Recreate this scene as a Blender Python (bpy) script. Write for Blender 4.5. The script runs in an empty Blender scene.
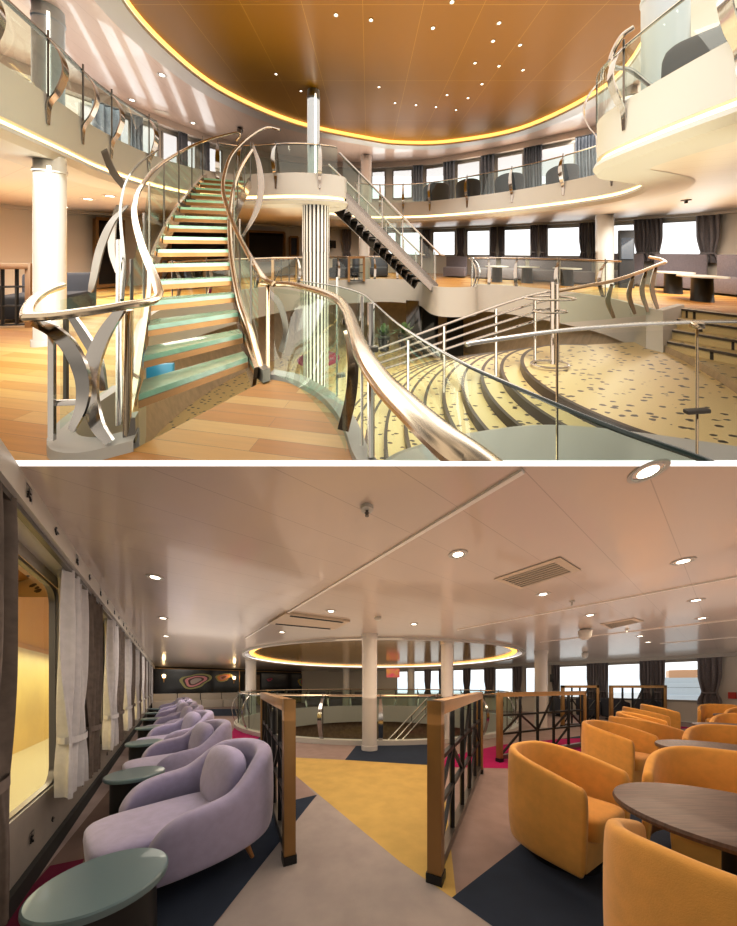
import bpy, bmesh, math, random
from mathutils import Vector, Matrix
random.seed(7)
C = bpy.context.scene.collection
PI = math.pi
EYE, F, CX = 1.25, 270.0, 368.5
RK = 0.0            # rake of the deck being built: the lounge is level, the atrium deck climbs with depth
RAKE = 1.611
ORG = {}

def T(p):
    return Vector((p[0], p[1], p[2] + RK * p[1]))

def on(px, py, Y):                 # a point seen at depth Y from the eye of the atrium deck
    return Vector(((px - CX) * Y / F, Y, EYE + (250 - py) * Y / F))

def flo(px, py, z=0.0, hy=685):    # a point on the horizontal plane z
    Y = (EYE - z) * F / (py - hy)
    return Vector(((px - CX) * Y / F, Y, z))

# ------------------------------------------------------------------ materials
def mat(name, col, rough=.5, metal=0., emit=None, es=0., noise=0., nscale=6., bump=0., bscale=40., coat=0., spec=.5, col2=None, sheen=0., stretch=None):
    m = bpy.data.materials.new(name); m.use_nodes = True
    nt = m.node_tree; N = nt.nodes; L = nt.links
    b = N['Principled BSDF']
    b.inputs['Base Color'].default_value = (*col, 1)
    b.inputs['Roughness'].default_value = rough
    b.inputs['Metallic'].default_value = metal
    b.inputs['Coat Weight'].default_value = coat
    b.inputs['Specular IOR Level'].default_value = spec
    if sheen:
        b.inputs['Sheen Weight'].default_value = sheen
    if emit:
        b.inputs['Emission Color'].default_value = (*emit, 1)
        b.inputs['Emission Strength'].default_value = es
    tc = N.new('ShaderNodeTexCoord'); mp = N.new('ShaderNodeMapping')
    L.new(tc.outputs['Object'], mp.inputs['Vector'])
    if stretch: mp.inputs['Scale'].default_value = stretch
    if noise or col2:
        n = N.new('ShaderNodeTexNoise'); n.inputs['Scale'].default_value = nscale; n.inputs['Detail'].default_value = 4
        L.new(mp.outputs[0], n.inputs['Vector'])
        r = N.new('ShaderNodeValToRGB')
        c2 = col2 or tuple(max(0, c * (1 - noise)) for c in col)
        c1 = col if col2 else tuple(min(1, c * (1 + noise)) for c in col)
        r.color_ramp.elements[0].color = (*c2, 1); r.color_ramp.elements[1].color = (*c1, 1)
        r.color_ramp.elements[0].position = .35; r.color_ramp.elements[1].position = .65
        L.new(n.outputs[0], r.inputs[0]); L.new(r.outputs[0], b.inputs['Base Color'])
    if bump:
        n2 = N.new('ShaderNodeTexNoise'); n2.inputs['Scale'].default_value = bscale; n2.inputs['Detail'].default_value = 3
        L.new(mp.outputs[0], n2.inputs['Vector'])
        bp = N.new('ShaderNodeBump'); bp.inputs['Strength'].default_value = bump; bp.inputs['Distance'].default_value = .01
        L.new(n2.outputs[0], bp.inputs['Height']); L.new(bp.outputs[0], b.inputs['Normal'])
    return m

def glass(name, tint, refl=.12, rough=.02):
    m = bpy.data.materials.new(name); m.use_nodes = True
    nt = m.node_tree; N = nt.nodes; L = nt.links
    N.remove(N['Principled BSDF'])
    t = N.new('ShaderNodeBsdfTransparent'); t.inputs[0].default_value = (*tint, 1)
    g = N.new('ShaderNodeBsdfGlossy'); g.inputs['Roughness'].default_value = rough; g.inputs[0].default_value = (.9, .95, .93, 1)
    lw = N.new('ShaderNodeLayerWeight'); lw.inputs[0].default_value = .25
    mr = N.new('ShaderNodeMapRange'); mr.inputs[3].default_value = refl * .5; mr.inputs[4].default_value = min(1, refl * 4)
    L.new(lw.outputs['Facing'], mr.inputs[0])
    mx = N.new('ShaderNodeMixShader'); L.new(mr.outputs[0], mx.inputs[0]); L.new(t.outputs[0], mx.inputs[1]); L.new(g.outputs[0], mx.inputs[2])
    L.new(mx.outputs[0], N['Material Output'].inputs[0])
    return m

def banded(name, ang, period, width, col, line, rough, metal, period2=None, bump=.3, spec=.5, coat=0., wav=0.):
    """sheet-metal panels: thin seams every `period` along direction `ang`"""
    m = mat(name, col, rough, metal, spec=spec, coat=coat)
    nt = m.node_tree; N = nt.nodes; L = nt.links; b = N['Principled BSDF']
    tc = N.new('ShaderNodeTexCoord'); sx = N.new('ShaderNodeSeparateXYZ'); L.new(tc.outputs['Object'], sx.inputs[0])
    def axis(a, per):
        a1 = N.new('ShaderNodeMath'); a1.operation = 'MULTIPLY'; a1.inputs[1].default_value = math.cos(a) / per; L.new(sx.outputs[0], a1.inputs[0])
        a2 = N.new('ShaderNodeMath'); a2.operation = 'MULTIPLY_ADD'; a2.inputs[1].default_value = math.sin(a) / per; L.new(sx.outputs[1], a2.inputs[0]); L.new(a1.outputs[0], a2.inputs[2])
        f = N.new('ShaderNodeMath'); f.operation = 'FRACT'; L.new(a2.outputs[0], f.inputs[0])
        g = N.new('ShaderNodeMath'); g.operation = 'LESS_THAN'; g.inputs[1].default_value = width / per; L.new(f.outputs[0], g.inputs[0])
        return g
    g = axis(ang, period)
    if period2:
        h = axis(ang + PI / 2, period2); mxx = N.new('ShaderNodeMath'); mxx.operation = 'MAXIMUM'
        L.new(g.outputs[0], mxx.inputs[0]); L.new(h.outputs[0], mxx.inputs[1]); g = mxx
    mx = N.new('ShaderNodeMix'); mx.data_type = 'RGBA'
    mx.inputs[6].default_value = (*col, 1); mx.inputs[7].default_value = (*line, 1)
    L.new(g.outputs[0], mx.inputs[0]); L.new(mx.outputs[2], b.inputs['Base Color'])
    if wav:
        mp = N.new('ShaderNodeMapping'); mp.inputs['Rotation'].default_value = (0, 0, -ang); L.new(tc.outputs['Object'], mp.inputs[0])
        mp2 = N.new('ShaderNodeMapping'); mp2.inputs['Scale'].default_value = (1.0, .35, 0); L.new(mp.outputs[0], mp2.inputs[0])
        n = N.new('ShaderNodeTexNoise'); n.inputs['Scale'].default_value = 2.2; L.new(mp2.outputs[0], n.inputs['Vector'])
        bp = N.new('ShaderNodeBump'); bp.inputs['Strength'].default_value = wav; bp.inputs['Distance'].default_value = .05
        L.new(n.outputs[0], bp.inputs['Height']); L.new(bp.outputs[0], b.inputs['Normal'])
    return m

def planks(name):
    m = mat(name, (.5, .25, .07), .42, spec=.2)
    nt = m.node_tree; N = nt.nodes; L = nt.links; b = N['Principled BSDF']
    tc = N.new('ShaderNodeTexCoord'); mp = N.new('ShaderNodeMapping'); mp.inputs['Rotation'].default_value = (0, 0, .16)
    L.new(tc.outputs['Object'], mp.inputs[0])
    sx = N.new('ShaderNodeSeparateXYZ'); L.new(mp.outputs[0], sx.inputs[0])
    cb = N.new('ShaderNodeCombineXYZ'); L.new(sx.outputs[0], cb.inputs[0]); L.new(sx.outputs[1], cb.inputs[1])
    br = N.new('ShaderNodeTexBrick'); br.inputs['Scale'].default_value = 1; br.inputs['Brick Width'].default_value = 1.9; br.inputs['Row Height'].default_value = .115
    br.inputs['Mortar Size'].default_value = .0012; br.inputs['Color1'].default_value = (.72, .335, .06, 1); br.inputs['Color2'].default_value = (.98, .66, .25, 1); br.inputs['Mortar'].default_value = (.36, .18, .06, 1)
    br.inputs['Bias'].default_value = -.1
    L.new(cb.outputs[0], br.inputs['Vector'])
    m2 = N.new('ShaderNodeMapping'); m2.inputs['Scale'].default_value = (1.2, 22, 1); L.new(cb.outputs[0], m2.inputs[0])
    n = N.new('ShaderNodeTexNoise'); n.inputs['Scale'].default_value = 1.6; n.inputs['Detail'].default_value = 5; L.new(m2.outputs[0], n.inputs['Vector'])
    hs = N.new('ShaderNodeMix'); hs.data_type = 'RGBA'; hs.blend_type = 'MULTIPLY'; hs.inputs[0].default_value = .28
    L.new(br.outputs[0], hs.inputs[6]); L.new(n.outputs[0], hs.inputs[7])
    L.new(hs.outputs[2], b.inputs['Base Color'])
    return m

def terrazzo(name):
    m = mat(name, (.8, .66, .36), .3, spec=.3)
    nt = m.node_tree; N = nt.nodes; L = nt.links; b = N['Principled BSDF']
    tc = N.new('ShaderNodeTexCoord'); sx = N.new('ShaderNodeSeparateXYZ'); L.new(tc.outputs['Object'], sx.inputs[0])
    cb = N.new('ShaderNodeCombineXYZ'); L.new(sx.outputs[0], cb.inputs[0]); L.new(sx.outputs[1], cb.inputs[1])
    mp = N.new('ShaderNodeMapping'); mp.inputs['Scale'].default_value = (8, 17, 1); mp.inputs['Rotation'].default_value = (0, 0, -.25); L.new(cb.outputs[0], mp.inputs[0])
    nz = N.new('ShaderNodeTexNoise'); nz.inputs['Scale'].default_value = 1.7; L.new(mp.outputs[0], nz.inputs['Vector'])
    mxv = N.new('ShaderNodeMix'); mxv.data_type = 'RGBA'; mxv.inputs[0].default_value = .3; L.new(mp.outputs[0], mxv.inputs[6]); L.new(nz.outputs['Color'], mxv.inputs[7])
    v = N.new('ShaderNodeTexVoronoi'); v.inputs['Scale'].default_value = 1.0; v.inputs['Randomness'].default_value = 1.0; L.new(mxv.outputs[2], v.inputs['Vector'])
    r = N.new('ShaderNodeValToRGB'); r.color_ramp.interpolation = 'LINEAR'
    r.color_ramp.elements[0].position = .235; r.color_ramp.elements[0].color = (.03, .02, .012, 1)
    r.color_ramp.elements[1].position = .265; r.color_ramp.elements[1].color = (.74, .60, .31, 1)
    L.new(v.outputs['Distance'], r.inputs[0]); L.new(r.outputs[0], b.inputs['Base Color'])
    return m

# ------------------------------------------------------------------ mesh builder
def catmull(pts, k=6, closed=False):
    pts = [Vector(p) for p in pts]; n = len(pts); out = []
    rng = range(n if closed else n - 1)
    for i in rng:
        p1, p2 = pts[i], pts[(i + 1) % n]
        p0 = pts[i - 1] if (closed or i > 0) else p1 * 2 - p2
        p3 = pts[(i + 2) % n] if (closed or i + 2 < n) else p2 * 2 - p1
        for j in range(k):
            t = j / k
            out.append(.5 * ((2 * p1) + (p2 - p0) * t + (2 * p0 - 5 * p1 + 4 * p2 - p3) * t * t + (3 * p1 - p0 - 3 * p2 + p3) * t ** 3))
    if not closed: out.append(pts[-1])
    return out

def resample(pts, n):
    pts = [Vector(p) for p in pts]; d = [0]
    for a, b in zip(pts, pts[1:]): d.append(d[-1] + (b - a).length)
    out = []; j = 0
    for i in range(n):
        s = d[-1] * i / (n - 1)
        while j < len(d) - 2 and d[j + 1] < s: j += 1
        w = (s - d[j]) / max(1e-9, d[j + 1] - d[j]); out.append(pts[j].lerp(pts[j + 1], min(1, w)))
    return out

def normals2(path, closed=False):
    n = len(path); out = []
    for i in range(n):
        a = path[i - 1] if (i or closed) else path[i]; b = path[(i + 1) % n] if (i < n - 1 or closed) else path[i]
        t = Vector((b[0] - a[0], b[1] - a[1])); t.normalize(); out.append(Vector((-t.y, t.x, 0)))
    return out

class MB:
    def __init__(s): s.v = []; s.f = []; s.m = []
    def add(s, vs, fs, m=0):
        b = len(s.v); s.v += [Vector(v) for v in vs]
        for f in fs: s.f.append([b + i for i in f]); s.m.append(m)
        return s
    def box(s, c, size, rot=0., bevel=0., m=0, taper=1.):
        x, y, z = (k / 2 for k in size); cr, sr = math.cos(rot), math.sin(rot)
        if bevel:
            bm = bmesh.new(); bmesh.ops.create_cube(bm, size=1)
            for v in bm.verts:
                k = taper if v.co.z < 0 else 1
                v.co = Vector((v.co.x * size[0] * k, v.co.y * size[1] * k, v.co.z * size[2]))
            bmesh.ops.bevel(bm, geom=list(bm.edges), offset=bevel, segments=2, affect='EDGES', profile=.6)
            bm.verts.index_update()
            vs = [v.co.copy() for v in bm.verts]; fs = [[v.index for v in f.verts] for f in bm.faces]; bm.free()
        else:
            vs = [Vector((i * x * (taper if k < 0 else 1), j * y * (taper if k < 0 else 1), k * z)) for k in (-1, 1) for j in (-1, 1) for i in (-1, 1)]
            fs = [(0, 2, 3, 1), (4, 5, 7, 6), (0, 1, 5, 4), (2, 6, 7, 3), (0, 4, 6, 2), (1, 3, 7, 5)]
        return s.add([(c[0] + v.x * cr - v.y * sr, c[1] + v.x * sr + v.y * cr, c[2] + v.z) for v in vs], fs, m)
    def bar(s, a, b, w, h, m=0):          # straight rectangular bar from a to b
        return s.sweep([a, b], [(-w / 2, -h / 2), (w / 2, -h / 2), (w / 2, h / 2), (-w / 2, h / 2)], m=m)
    def sweep(s, pts, prof, ref=None, m=0, closed=False, scale=None):
        pts = [Vector(p) for p in pts]; n = len(pts); k = len(prof); vs = []
        up = Vector(ref) if ref else Vector((0, 0, 1)); last = None
        for i in range(n):
            a = pts[i - 1] if (i or closed) else pts[i]; b = pts[(i + 1) % n] if (i < n - 1 or closed) else pts[i]
            t = (b - a).normalized(); u = up - t * up.dot(t)
            if u.length < .12:
                u = (last - t * last.dot(t)) if last is not None else Vector((1, 0, 0)) - t * t.x
                if u.length < 1e-4: u = Vector((0, 1, 0)) - t * t.y
            u.normalize(); last = u; r = t.cross(u); q = scale[i] if scale else 1
            vs += [pts[i] + r * (x * q) + u * (y * q) for x, y in prof]
        fs = []
        for i in range(n if closed else n - 1):
            j = (i + 1) % n
            fs += [(i * k + a, i * k + (a + 1) % k, j * k + (a + 1) % k, j * k + a) for a in range(k)]
        if not closed: fs += [tuple(range(k))[::-1], tuple((n - 1) * k + a for a in range(k))]
        return s.add(vs, fs, m)
    def tube(s, pts, r, n=8, m=0, closed=False, scale=None, flat=1., ref=None):
        return s.sweep(pts, [(r * math.cos(2 * PI * a / n), r * flat * math.sin(2 * PI * a / n)) for a in range(n)], ref, m, closed, scale)
    def lathe(s, prof, c=(0, 0, 0), n=24, m=0, sx=1., sy=1.):
        vs = [(c[0] + r * sx * math.cos(2 * PI * a / n), c[1] + r * sy * math.sin(2 * PI * a / n), c[2] + z) for r, z in prof for a in range(n)]
        fs = [(i * n + a, i * n + (a + 1) % n, (i + 1) * n + (a + 1) % n, (i + 1) * n + a) for i in range(len(prof) - 1) for a in range(n)]
        fs += [tuple(range(n))[::-1], tuple((len(prof) - 1) * n + a for a in range(n))]
        return s.add(vs, fs, m)
    def prism(s, poly, z0, z1, m=0):
        n = len(poly); vs = [(p[0], p[1], z0) for p in poly] + [(p[0], p[1], z1) for p in poly]
        fs = [tuple(range(n))[::-1], tuple(range(n, 2 * n))] + [(i, (i + 1) % n, n + (i + 1) % n, n + i) for i in range(n)]
        return s.add(vs, fs, m)
    def face(s, pts, m=0): return s.add(pts, [tuple(range(len(pts)))], m)
    def strip(s, A, B, m=0, closed=False):
        n = len(A); fs = [(i, (i + 1) % n, n + (i + 1) % n, n + i) for i in range(n if closed else n - 1)]
        return s.add(list(A) + list(B), fs, m)
    def along(s, path, prof, closed=False, ms=None):     # profile of (offset, z) carried along a plan path
        nn = normals2(path, closed); rows = [[(p[0] + q.x * o, p[1] + q.y * o, z) for p, q in zip(path, nn)] for o, z in prof]
        for i in range(len(rows) - 1): s.strip(rows[i], rows[i + 1], ms[i] if ms else 0, closed)
        return s
    def sup(s, c, size, rot=0., e=.45, m=0, n=20, tilt=0.):    # rounded pillow
        def pw(x): return math.copysign(abs(x) ** e, x)
        vs = []; fs = []; h = n // 2; cr, sr = math.cos(rot), math.sin(rot); ct, st = math.cos(tilt), math.sin(tilt)
        for i in range(h + 1):
            a = -PI / 2 + PI * i / h
            for j in range(n):
                b = 2 * PI * j / n
                x, y, z = size[0] / 2 * pw(math.cos(a)) * pw(math.cos(b)), size[1] / 2 * pw(math.cos(a)) * pw(math.sin(b)), size[2] / 2 * pw(math.sin(a))
                y, z = y * ct - z * st, y * st + z * ct
                vs.append((c[0] + x * cr - y * sr, c[1] + x * sr + y * cr, c[2] + z))
        for i in range(h):
            for j in range(n): fs.append((i * n + j, i * n + (j + 1) % n, (i + 1) * n + (j + 1) % n, (i + 1) * n + j))
        return s.add(vs, fs, m)
    def shell(s, path, hf, tf, z0, zin, tap=0., bulge=0., m=0):     # upholstered shell round a plan path
        n = len(path); nn = normals2(path); vs = []; k = 9
        for i, (p, q) in enumerate(zip(path, nn)):
            u = -1 + 2 * i / (n - 1); h = hf(u); t = tf(u); zi = min(zin, h - .02); r = min(.05, t * .4)
            for o, z in ((-tap, z0), (bulge - tap * .4, z0 + (h - z0) * .45), (0, h - r), (-t * .18, h - r * .25), (-t * .5, h), (-t * .82, h - r * .25), (-t, h - r), (-t * 1.05, (zi + h) / 2), (-t * 1.05, zi - .1)):
                vs.append((p[0] - q.x * o, p[1] - q.y * o, max(z, z0)))
        fs = [(i * k + a, i * k + (a + 1) % k, (i + 1) * k + (a + 1) % k, (i + 1) * k + a) for i in range(n - 1) for a in range(k)]
        fs += [tuple(range(k))[::-1], tuple((n - 1) * k + a for a in range(k))]
        return s.add(vs, fs, m)
    def build(s, name, m, parent=None, sub=0, ang=35, org=None, clip=None, cap=True):
        ms = m if isinstance(m, (list, tuple)) else [m]
        if parent is not None: o0 = ORG[parent.name]
        elif org is not None: o0 = Vector(org)
        else:
            xs = [v.x for v in s.v]; ys = [v.y for v in s.v]; o0 = Vector(((min(xs) + max(xs)) / 2, (min(ys) + max(ys)) / 2, min(v.z for v in s.v)))
        t0 = T(o0); me = bpy.data.meshes.new(name)
        me.from_pydata([tuple(T(v) - t0) for v in s.v], [], s.f); 
        for x in ms: me.materials.append(x)
        for p, i in zip(me.polygons, s.m): p.material_index = i
        bm = bmesh.new(); bm.from_mesh(me); bmesh.ops.recalc_face_normals(bm, faces=bm.faces)
        if clip == 'slab':        # stays above the ceiling slab of the lounge
            bmesh.ops.bisect_plane(bm, geom=bm.verts[:] + bm.edges[:] + bm.faces[:], plane_co=Vector((0, 0, 2.30)) - t0, plane_no=(0, 0, 1), clear_inner=True)
        if clip == 'edge':        # ends where the deck is cut open
            r = bmesh.ops.bisect_plane(bm, geom=bm.verts[:] + bm.edges[:] + bm.faces[:], plane_co=Vector((0, 0, EYE)) - t0, plane_no=(0, -.829, 1), clear_inner=True)
            ed = [e for e in r['geom_cut'] if isinstance(e, bmesh.types.BMEdge)]
            if cap: bmesh.ops.holes_fill(bm, edges=ed)
        bm.to_mesh(me); bm.free()
        me.shade_smooth(); me.set_sharp_from_angle(angle=math.radians(ang))
        o = bpy.data.objects.new(name, me); C.objects.link(o)
        if parent is not None: o.parent = parent
        else: o.location = t0
        ORG[o.name] = o0
        if sub:
            md = o.modifiers.new('Subdivision', 'SUBSURF'); md.levels = sub; md.render_levels = sub
        return o

def tag(o, label=None, cat=None, group=None, kind=None):
    if label: o['label'] = label
    if cat: o['category'] = cat
    if group: o['group'] = group
    if kind: o['kind'] = kind
    return o
def struct(o, label=None): o['kind'] = 'structure'; return o
def thing(name, label, cat, p=(0, 0, 0), group=None):
    o = bpy.data.objects.new(name, None); C.objects.link(o); o.empty_display_size = .1
    o.location = T(p); ORG[o.name] = Vector(p); return tag(o, label, cat, group)
def dup(root, p, rot, label=None, group=None):
    r = root.copy(); C.objects.link(r); r.location = T(p); r.rotation_euler = (0, 0, rot)
    if label: r['label'] = label
    if group: r['group'] = group
    for ch in list(root.children):
        c = ch.copy(); C.objects.link(c); c.parent = r
        for g in list(ch.children):
            d = g.copy(); C.objects.link(d); d.parent = c
    return r
def lamp(name, kind, p, energy, col=(1, .86, .68), size=.3, rot=(0, 0, 0), size_y=None, spot=None):
    if RK:      # lamps lie parallel to the climbing deck
        rot = (rot[0] + math.atan(RK), rot[1], rot[2]); size_y = (size_y or size) * math.sqrt(1 + RK * RK)
    l = bpy.data.lights.new(name, kind); l.energy = energy; l.color = col
    if kind == 'AREA':
        l.size = size
        if size_y: l.shape = 'RECTANGLE'; l.size_y = size_y
    else: l.shadow_soft_size = size
    if spot: l.spot_size = spot; l.spot_blend = .8
    o = bpy.data.objects.new(name, l); C.objects.link(o); o.location = T(p); o.rotation_euler = rot; return o

def hit(poly, px):            # where the sight line of column px meets a wall drawn as a plan polyline
    k = (px - CX) / F
    for a, b in zip(poly, poly[1:]):
        d0, d1 = a[0] - k * a[1], b[0] - k * b[1]
        if d0 * d1 <= 0 and d0 != d1:
            w = d0 / (d0 - d1); return Vector((a[0] + (b[0] - a[0]) * w, a[1] + (b[1] - a[1]) * w, 0))
    raise ValueError(px)

def ring_to(center, inner, outer):   # for every inner point the point of the convex outline in the same direction
    out = []
    for p in inner:
        d = Vector((p[0] - center[0], p[1] - center[1])).normalized(); best = None
        for i in range(len(outer)):
            a, b = outer[i], outer[(i + 1) % len(outer)]
            ex, ey = b[0] - a[0], b[1] - a[1]; det = d.x * -ey + ex * d.y
            if abs(det) < 1e-9: continue
            ax, ay = a[0] - center[0], a[1] - center[1]
            t = (ax * -ey + ex * ay) / det; w = (d.x * ay - d.y * ax) / det
            if t > 0 and -1e-6 <= w <= 1 + 1e-6 and (best is None or t > best): best = t
        out.append(Vector((center[0] + d.x * best, center[1] + d.y * best, p[2])))
    return out

# ------------------------------------------------------------------ palette
M = {}
M['white'] = mat('white_paint', (.56, .545, .51), .45)
M['white_wall'] = mat('white_wall_panel', (.74, .69, .61), .5)
M['column'] = mat('column_lacquer', (.66, .64, .61), .25)
M['steel'] = mat('polished_steel', (.50, .48, .46), .16, 1)
M['steel_warm'] = mat('polished_rail', (.60, .48, .34), .14, 1)  # warm tint paints in the wood that the steel reflects
M['steel_dark'] = mat('dark_steel', (.16, .14, .12), .3, .8)
M['black'] = mat('black_metal', (.012, .012, .013), .4, .3)
M['blackpanel'] = mat('black_gloss_panel', (.008, .008, .009), .12)
M['gold'] = mat('bronze_gold_frame', (.36, .20, .07), .38, .55, noise=.05)
M['wood'] = planks('plank_floor')
M['oak'] = mat('oak_wood', (.45, .22, .07), .4, noise=.25, nscale=5, stretch=(1, 12, 12))
M['terrazzo'] = terrazzo('speckled_terrazzo')
M['nosing'] = mat('dark_step_nosing', (.055, .035, .02), .4)
M['goldceil'] = banded('gold_ceiling_panel', .0, 1.05, .009, (.29, .135, .002), (.48, .29, .04), .42, .0, 2.1, wav=.05, spec=.12)
M['pinkceil'] = banded('beige_ceiling_panel', .1, .3, .006, (.76, .58, .47), (.54, .40, .31), .3, .0, wav=.12, coat=.3)
M['soffit'] = banded('cream_soffit_panel', 1.1, .4, .008, (.60, .51, .41), (.45, .37, .29), .3, .1)
M['glow'] = mat('cove_light', (1, .75, .4), .5, emit=(1, .62, .24), es=2.6)
M['glow_soft'] = mat('cove_light_soft', (1, .7, .35), .5, emit=(1, .52, .10), es=1.5)
M['lightlens'] = mat('lamp_lens', (1, .95, .85), .4, emit=(1, .9, .74), es=5)
M['lightstrip'] = mat('light_strip', (1, .97, .88), .4, emit=(1, .93, .78), es=2.2)
M['glassgreen'] = glass('balustrade_glass', (.82, .91, .86), .055)
M['glassclear'] = glass('window_glass', (.97, .98, .98), .03)
M['glasstread'] = mat('frosted_glass_tread', (.36, .66, .49), .2, coat=.4, noise=.1)
M['glassedge'] = mat('dark_glass_edge', (.03, .06, .055), .2)
M['curtain'] = mat('grey_curtain', (.22, .195, .20), .85, noise=.15, nscale=30)
M['curtain_l'] = mat('silver_curtain', (.54, .53, .55), .7, noise=.05, nscale=20, sheen=.2)
M['curtain_d'] = mat('brown_curtain', (.15, .115, .095), .8, noise=.15, nscale=20)
M['sofa'] = mat('mauve_grey_upholstery', (.20, .17, .185), .85, noise=.12, nscale=40, sheen=.2)
M['darkchair'] = mat('dark_blue_upholstery', (.03, .034, .048), .8, noise=.05, nscale=5)
M['lav'] = mat('lavender_velvet', (.375, .345, .52), .8, noise=.05, nscale=18, sheen=.35, bump=.15, bscale=260)
M['orange'] = mat('mustard_orange_velvet', (.74, .39, .075), .78, noise=.05, nscale=16, sheen=.3, bump=.15, bscale=240)
M['leg'] = mat('tan_wood_leg', (.40, .18, .06), .4, noise=.2)
M['walnut'] = mat('walnut_table_top', (.12, .07, .052), .42, coat=.05, noise=.25, nscale=4, stretch=(2, 24, 2))
M['bluegrey'] = mat('blue_grey_lacquer', (.13, .20, .22), .3, coat=.3)
M['tablewhite'] = mat('cream_table_top', (.72, .68, .6), .3)
M['rail_w'] = mat('white_metal_rail', (.85, .83, .8), .4)
M['vent'] = mat('cream_vent', (.62, .52, .40), .45)
M['dark'] = mat('dark_recess', (.02, .018, .016), .8)
M['brownwall'] = mat('brown_lower_wall', (.22, .14, .075), .5, noise=.2)
M['leaf'] = mat('green_leaves', (.07, .16, .04), .5, noise=.3, nscale=12)
M['magenta'] = mat('magenta_carpet', (.40, .012, .14), .95, noise=.12, nscale=30)
def carpet(name, col): return mat(name, col, .95, noise=.06, nscale=5, bump=.25, bscale=320, spec=.15)
M['c_base'] = carpet('taupe_carpet', (.36, .275, .25)); M['c_grey'] = carpet('grey_carpet', (.42, .375, .355))
M['c_yellow'] = carpet('ochre_carpet', (.60, .44, .15)); M['c_navy'] = carpet('navy_carpet', (.035, .047, .075))
M['c_mag'] = carpet('raspberry_carpet', (.40, .015, .12)); M['c_brown'] = carpet('brown_carpet', (.17, .11, .09))

M['curtain_u'] = mat('blue_grey_curtain', (.26, .29, .34), .8, noise=.15, nscale=20)
M['column_blue'] = mat('column_pale_blue', (.46, .52, .58), .3)
M['steel_blue'] = mat('bluish_steel', (.45, .55, .62), .15, 1)
def stripes():
    m = mat('striped_column', (.8, .8, .75), .3)
    nt = m.node_tree; N = nt.nodes; L = nt.links; b = N['Principled BSDF']
    tc = N.new('ShaderNodeTexCoord'); sx = N.new('ShaderNodeSeparateXYZ'); L.new(tc.outputs['Object'], sx.inputs[0])
    at = N.new('ShaderNodeMath'); at.operation = 'ARCTAN2'; L.new(sx.outputs[1], at.inputs[0]); L.new(sx.outputs[0], at.inputs[1])
    mu = N.new('ShaderNodeMath'); mu.operation = 'MULTIPLY'; mu.inputs[1].default_value = 22 / (2 * PI); L.new(at.outputs[0], mu.inputs[0])
    fr = N.new('ShaderNodeMath'); fr.operation = 'FRACT'; L.new(mu.outputs[0], fr.inputs[0])
    gt = N.new('ShaderNodeMath'); gt.operation = 'GREATER_THAN'; gt.inputs[1].default_value = .48; L.new(fr.outputs[0], gt.inputs[0])
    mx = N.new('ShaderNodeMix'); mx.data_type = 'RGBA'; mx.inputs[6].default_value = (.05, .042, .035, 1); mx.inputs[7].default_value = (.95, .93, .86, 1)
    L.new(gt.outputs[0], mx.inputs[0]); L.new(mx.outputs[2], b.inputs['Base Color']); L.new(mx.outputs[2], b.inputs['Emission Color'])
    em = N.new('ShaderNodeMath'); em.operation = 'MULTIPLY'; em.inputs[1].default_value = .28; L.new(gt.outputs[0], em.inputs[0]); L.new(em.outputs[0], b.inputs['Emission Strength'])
    return m
M['stripes'] = stripes()

M['steel_grey'] = mat('grey_steel', (.34, .31, .28), .25, .9)
M['bowlwall'] = mat('beige_bowl_wall', (.48, .38, .26), .5, noise=.1)

M['rail_dark'] = mat('bronzed_rail', (.10, .075, .05), .25, .2)

M['frame_pale'] = mat('pale_window_frame', (.40, .38, .35), .4)
# =================================================================== THE LOUNGE (level deck)
RK = 0.0
U_ = Vector((-.597, .802, 0)); V_ = Vector((.802, .597, 0)); W0 = Vector((-1.927, 1.412, 0))
def wp(t, n=0., z=0.): return W0 + U_ * t + V_ * n + Vector((0, 0, z))
WROT = math.atan2(U_.y, U_.x)
CEIL = 2.23
HC = Vector((.25, 10.45)); HR = 4.75
def circ(c, r, n=96, z=0., a0=0., a1=2 * PI, closed=True):
    k = n if closed else n - 1
    return [Vector((c[0] + r * math.cos(a0 + (a1 - a0) * i / k), c[1] + r * math.sin(a0 + (a1 - a0) * i / k), z)) for i in range(n)]
BOW = [Vector(p) for p in ((-4.9, 18.9, 0), (-2, 17.8, 0), (.5, 16.75, 0), (2.6, 15.7, 0), (4.4, 14.7, 0), (5.9, 13.75, 0), (8.0, 12.1, 0), (9.6, 10.6, 0), (10.8, 9.0, 0), (11.7, 7.3, 0), (12.6, 5.2, 0), (13.5, 2, 0))]
ENDT = 15.6
endA, endB = wp(ENDT), wp(ENDT, 9.2)
outline = [wp(-3.2), wp(ENDT), endB, Vector((-2, 17.8, 0)), Vector((2.6, 15.7, 0)), Vector((5.9, 13.75, 0)), Vector((8.0, 12.1, 0)), Vector((9.6, 10.6, 0)), Vector((10.8, 9, 0)), Vector((12.6, 5.2, 0)), Vector((13.5, 1.0, 0)), Vector((13.5, -.5, 0)), Vector((0, -.7, 0))]
hole = circ(HC, HR, 128)
fm = MB()
fm.strip(hole, ring_to(HC, hole, outline), 0, True)
fm.add([outline[0] - V_ * .0, outline[-1], outline[-2], (13.5, 1, 0)], [], 0)
def patch(pts, m, z=.002):
    fm.face([flo(x, y, 0) + Vector((0, 0, z)) for x, y in pts], m)
patch([(212, 930), (290, 822), (317, 796), (296, 775), (400, 862), (452, 898), (500, 928), (480, 1000), (200, 1000)], 1, .0012)
patch([(296, 776), (283, 757), (345, 760), (426, 765), (442, 766), (456, 895), (452, 898), (400, 862)], 2)
patch([(345, 760), (356, 746), (424, 744.5), (442, 745), (442, 766), (426, 765)], 3, .003)
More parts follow.
